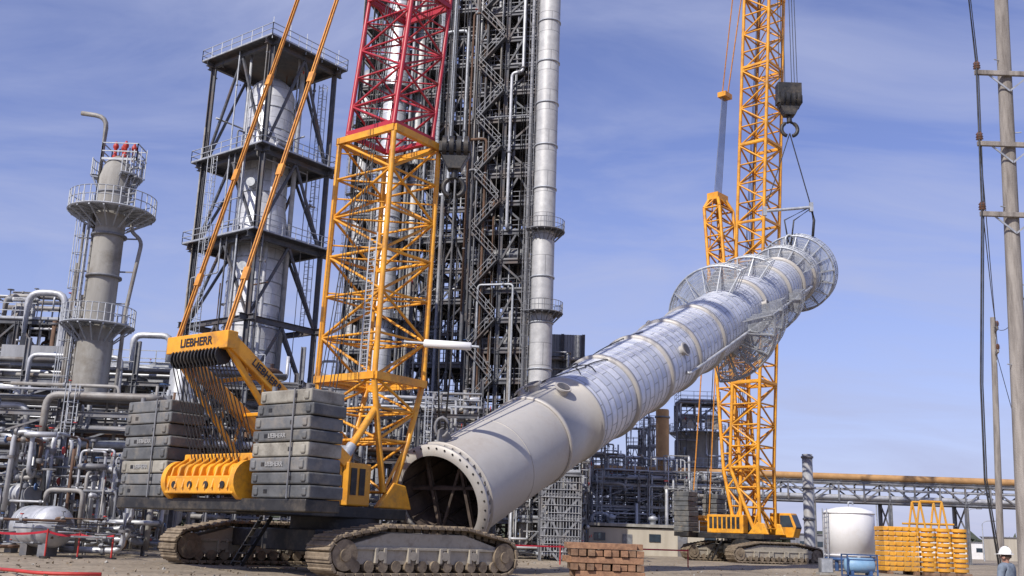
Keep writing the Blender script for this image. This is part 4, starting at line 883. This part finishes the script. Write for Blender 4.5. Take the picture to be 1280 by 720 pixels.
# ------------------------------------------------------------------ worker
def worker(loc,rotz,sc):
    e=bpy.data.objects.new('construction_worker',None); scene.collection.objects.link(e); e.location=loc; e.rotation_euler=(0,0,rotz); e.scale=(sc,sc,sc)
    def skin(name,vs,es,rad,mt,root=0,sub=2):
        me=bpy.data.meshes.new(name); me.from_pydata([V(v) for v in vs],es,[]); ob=bpy.data.objects.new(name,me); scene.collection.objects.link(ob); ob.parent=e
        md=ob.modifiers.new('skin','SKIN'); md.use_smooth_shade=True
        for i,r in enumerate(rad): ob.data.skin_vertices[0].data[i].radius=(r if isinstance(r,tuple) else (r,r)); ob.data.skin_vertices[0].data[i].use_root=(i==root)
        s=ob.modifiers.new('sub','SUBSURF'); s.levels=sub; s.render_levels=sub; me.materials.append(M_[mt]); return ob
    skin('work_shirt',[(0,0,.95),(0,0,1.12),(0,0,1.3),(0,0,1.42),(-.18,0,1.40),(-.23,.02,1.14),(-.2,.14,.94),(.18,0,1.40),(.23,.02,1.14),(.2,.14,.94)],[(0,1),(1,2),(2,3),(3,4),(4,5),(5,6),(3,7),(7,8),(8,9)],[(.16,.12),(.16,.12),(.18,.12),(.10,.09),.085,.06,.048,.085,.06,.048],'shirt')
    skin('trousers',[(0,0,.93),(-.1,0,.86),(-.11,.01,.48),(-.12,-.01,.12),(.1,0,.86),(.11,.01,.48),(.12,-.01,.12)],[(0,1),(1,2),(2,3),(0,4),(4,5),(5,6)],[(.15,.12),.1,.072,.06,.1,.072,.06],'jeans')
    for s in(-1,1):
        skin('boot',[(s*.12,-.04,.1),(s*.12,-.03,.05),(s*.125,.1,.045),(s*.13,.19,.035)],[(0,1),(1,2),(2,3)],[.06,.055,.048,.038],'boot')
        hb=(s*.19,.2,.90); vs=[(s*.2,.14,.94),hb];rd=[.034,(.04,.022)]
        skin('hand_palm',vs+[(s*.185,.245,.87)],[(0,1),(1,2)],rd+[(.038,.018)],'skin',1)
        for k,(dx,l) in enumerate(((-.027,.07),(-.009,.08),(.009,.075),(.027,.06))):
            b=V((s*.185+dx,.245,.87)); skin('finger',[b,b+V((0,l*.45,-l*.2)),b+V((0,l*.62,-l*.65)),b+V((0,l*.45,-l*.95))],[(0,1),(1,2),(2,3)],[.0095,.009,.0085,.007],'skin',0,1)
        b=V((s*.19-s*.035,.205,.9)); skin('thumb',[b,b+V((-s*.025,.02,-.015)),b+V((-s*.03,.05,-.03))],[(0,1),(1,2)],[.012,.011,.009],'skin',0,1)
    skin('head',[(0,0,1.40),(0,.01,1.5),(0,.015,1.56),(0,.01,1.63),(0,0,1.69)],[(0,1),(1,2),(2,3),(3,4)],[.06,.058,(.07,.082),(.078,.095),(.06,.075)],'skin')
    hm=MB(); hm.prism([V((-.014,.095,1.555)),V((.014,.095,1.555)),V((.006,.105,1.60)),V((-.006,.105,1.60))],(0,.02,0))
    for s in(-1,1): hm.lathe(V((s*.082,-.005,1.575)),V((s,0,0)),[(.03,0),(.033,.008),(.02,.016)],10)
    em=MB()
    for s in(-1,1): em.lathe(V((s*.03,.1,1.605)),V((0,1,0)),[(.011,0),(.008,.006),(.002,.008)],10)
    em.box((0,.098,1.53),(.045,.012,.008))
    hr=MB(); hr.lathe(V((0,-.012,1.57)),K,[(.083,0),(.09,.03),(.09,.07)],20,False)
    ht=MB(); pr=[(.150,0),(.152,.012),(.118,.016)]+[(.118*math.cos(t),.016+.125*math.sin(t)) for t in [math.pi/2*i/7 for i in range(1,7)]]+[(.002,.141)]
    ht.lathe(V((0,.01,1.635)),K,pr,28,False); ht.pipe([V((0,.01+.117*math.cos(t),1.655+.125*math.sin(t))) for t in [math.pi*i/10 for i in range(11)]],.012,6)
    ht.prism([V((-.09,.11,1.635)),V((.09,.11,1.635)),V((.05,.2,1.63)),V((-.05,.2,1.63))],(0,0,.01))
    for n_,b_,mt in(('nose_and_ears',hm,'skin'),('eyes_and_mouth',em,'boot'),('hair',hr,'boot'),('hard_hat',ht,'hat')):
        me=bpy.data.meshes.new(n_); me.from_pydata(b_.v,[],b_.f); me.polygons.foreach_set('use_smooth',b_.sm); me.materials.append(M_[mt]); ob=bpy.data.objects.new(n_,me); scene.collection.objects.link(ob); ob.parent=e
wp=W(1257,690,18.5); worker(V((wp.x,18.5,0)),math.radians(35),Z(1257,683,18.5)/1.785)

# ------------------------------------------------------------------ light
AZ=math.atan2(-.55,-.76); EL=math.radians(42)
w=bpy.data.worlds.new("World"); scene.world=w; w.use_nodes=True; N=w.node_tree.nodes; L=w.node_tree.links; bg=N['Background']
sk=N.new('ShaderNodeTexSky'); sk.sky_type='NISHITA'; sk.sun_disc=False; sk.sun_elevation=EL; sk.sun_rotation=AZ%(2*math.pi); sk.air_density=1.0; sk.dust_density=.3; sk.ozone_density=3.0
tc=N.new('ShaderNodeTexCoord'); sp=N.new('ShaderNodeSeparateXYZ'); L.new(tc.outputs['Generated'],sp.inputs[0])
ad=N.new('ShaderNodeMath'); ad.operation='ADD'; ad.inputs[1].default_value=.22; L.new(sp.outputs[2],ad.inputs[0])
dv=N.new('ShaderNodeVectorMath'); dv.operation='DIVIDE'; L.new(tc.outputs['Generated'],dv.inputs[0]); cb=N.new('ShaderNodeCombineXYZ')
for i in range(3): L.new(ad.outputs[0],cb.inputs[i])
L.new(cb.outputs[0],dv.inputs[1])
mp=N.new('ShaderNodeMapping'); mp.inputs['Scale'].default_value=(.9,1.9,.0); mp.inputs['Rotation'].default_value=(0,0,.35); L.new(dv.outputs[0],mp.inputs[0])
ns=N.new('ShaderNodeTexNoise'); ns.inputs['Scale'].default_value=1.6; ns.inputs['Detail'].default_value=7; ns.inputs['Roughness'].default_value=.58; ns.inputs['Distortion'].default_value=.6; L.new(mp.outputs[0],ns.inputs[0])
rp_=N.new('ShaderNodeValToRGB'); rp_.color_ramp.elements[0].position=.40; rp_.color_ramp.elements[1].position=.70; rp_.color_ramp.elements[0].color=(.06,.06,.06,1); rp_.color_ramp.elements[1].color=(.72,.72,.72,1); L.new(ns.outputs[0],rp_.inputs[0])
tn=N.new('ShaderNodeMixRGB'); tn.blend_type='MULTIPLY'; tn.inputs[0].default_value=1; tn.inputs[2].default_value=(1.35,1.15,1.5,1); L.new(sk.outputs[0],tn.inputs[1])
# haze near the horizon kept pale lavender-blue
hz=N.new('ShaderNodeMapRange'); hz.inputs[1].default_value=0; hz.inputs[2].default_value=.35; hz.inputs[3].default_value=.75; hz.inputs[4].default_value=0; L.new(sp.outputs[2],hz.inputs[0])
mh=N.new('ShaderNodeMixRGB'); L.new(hz.outputs[0],mh.inputs[0]); L.new(tn.outputs[0],mh.inputs[1]); mh.inputs[2].default_value=(4.1,4.8,7.2,1)
mx=N.new('ShaderNodeMixRGB'); L.new(rp_.outputs[0],mx.inputs[0]); L.new(mh.outputs[0],mx.inputs[1]); mx.inputs[2].default_value=(4.7,5.2,7.6,1); L.new(mx.outputs[0],bg.inputs[0]); bg.inputs[1].default_value=.1
sd=V((math.sin(AZ)*math.cos(EL),math.cos(AZ)*math.cos(EL),math.sin(EL)))
sl=bpy.data.lights.new('sun','SUN'); sl.energy=4.9; sl.angle=math.radians(.5); sl.color=(1,.94,.85); so=bpy.data.objects.new('sun',sl); scene.collection.objects.link(so); so.rotation_euler=sd.to_track_quat('Z','Y').to_euler()
print('LEN',LEN,'C0',C0,'C1',C1,'lug2',lug2,'top',top)
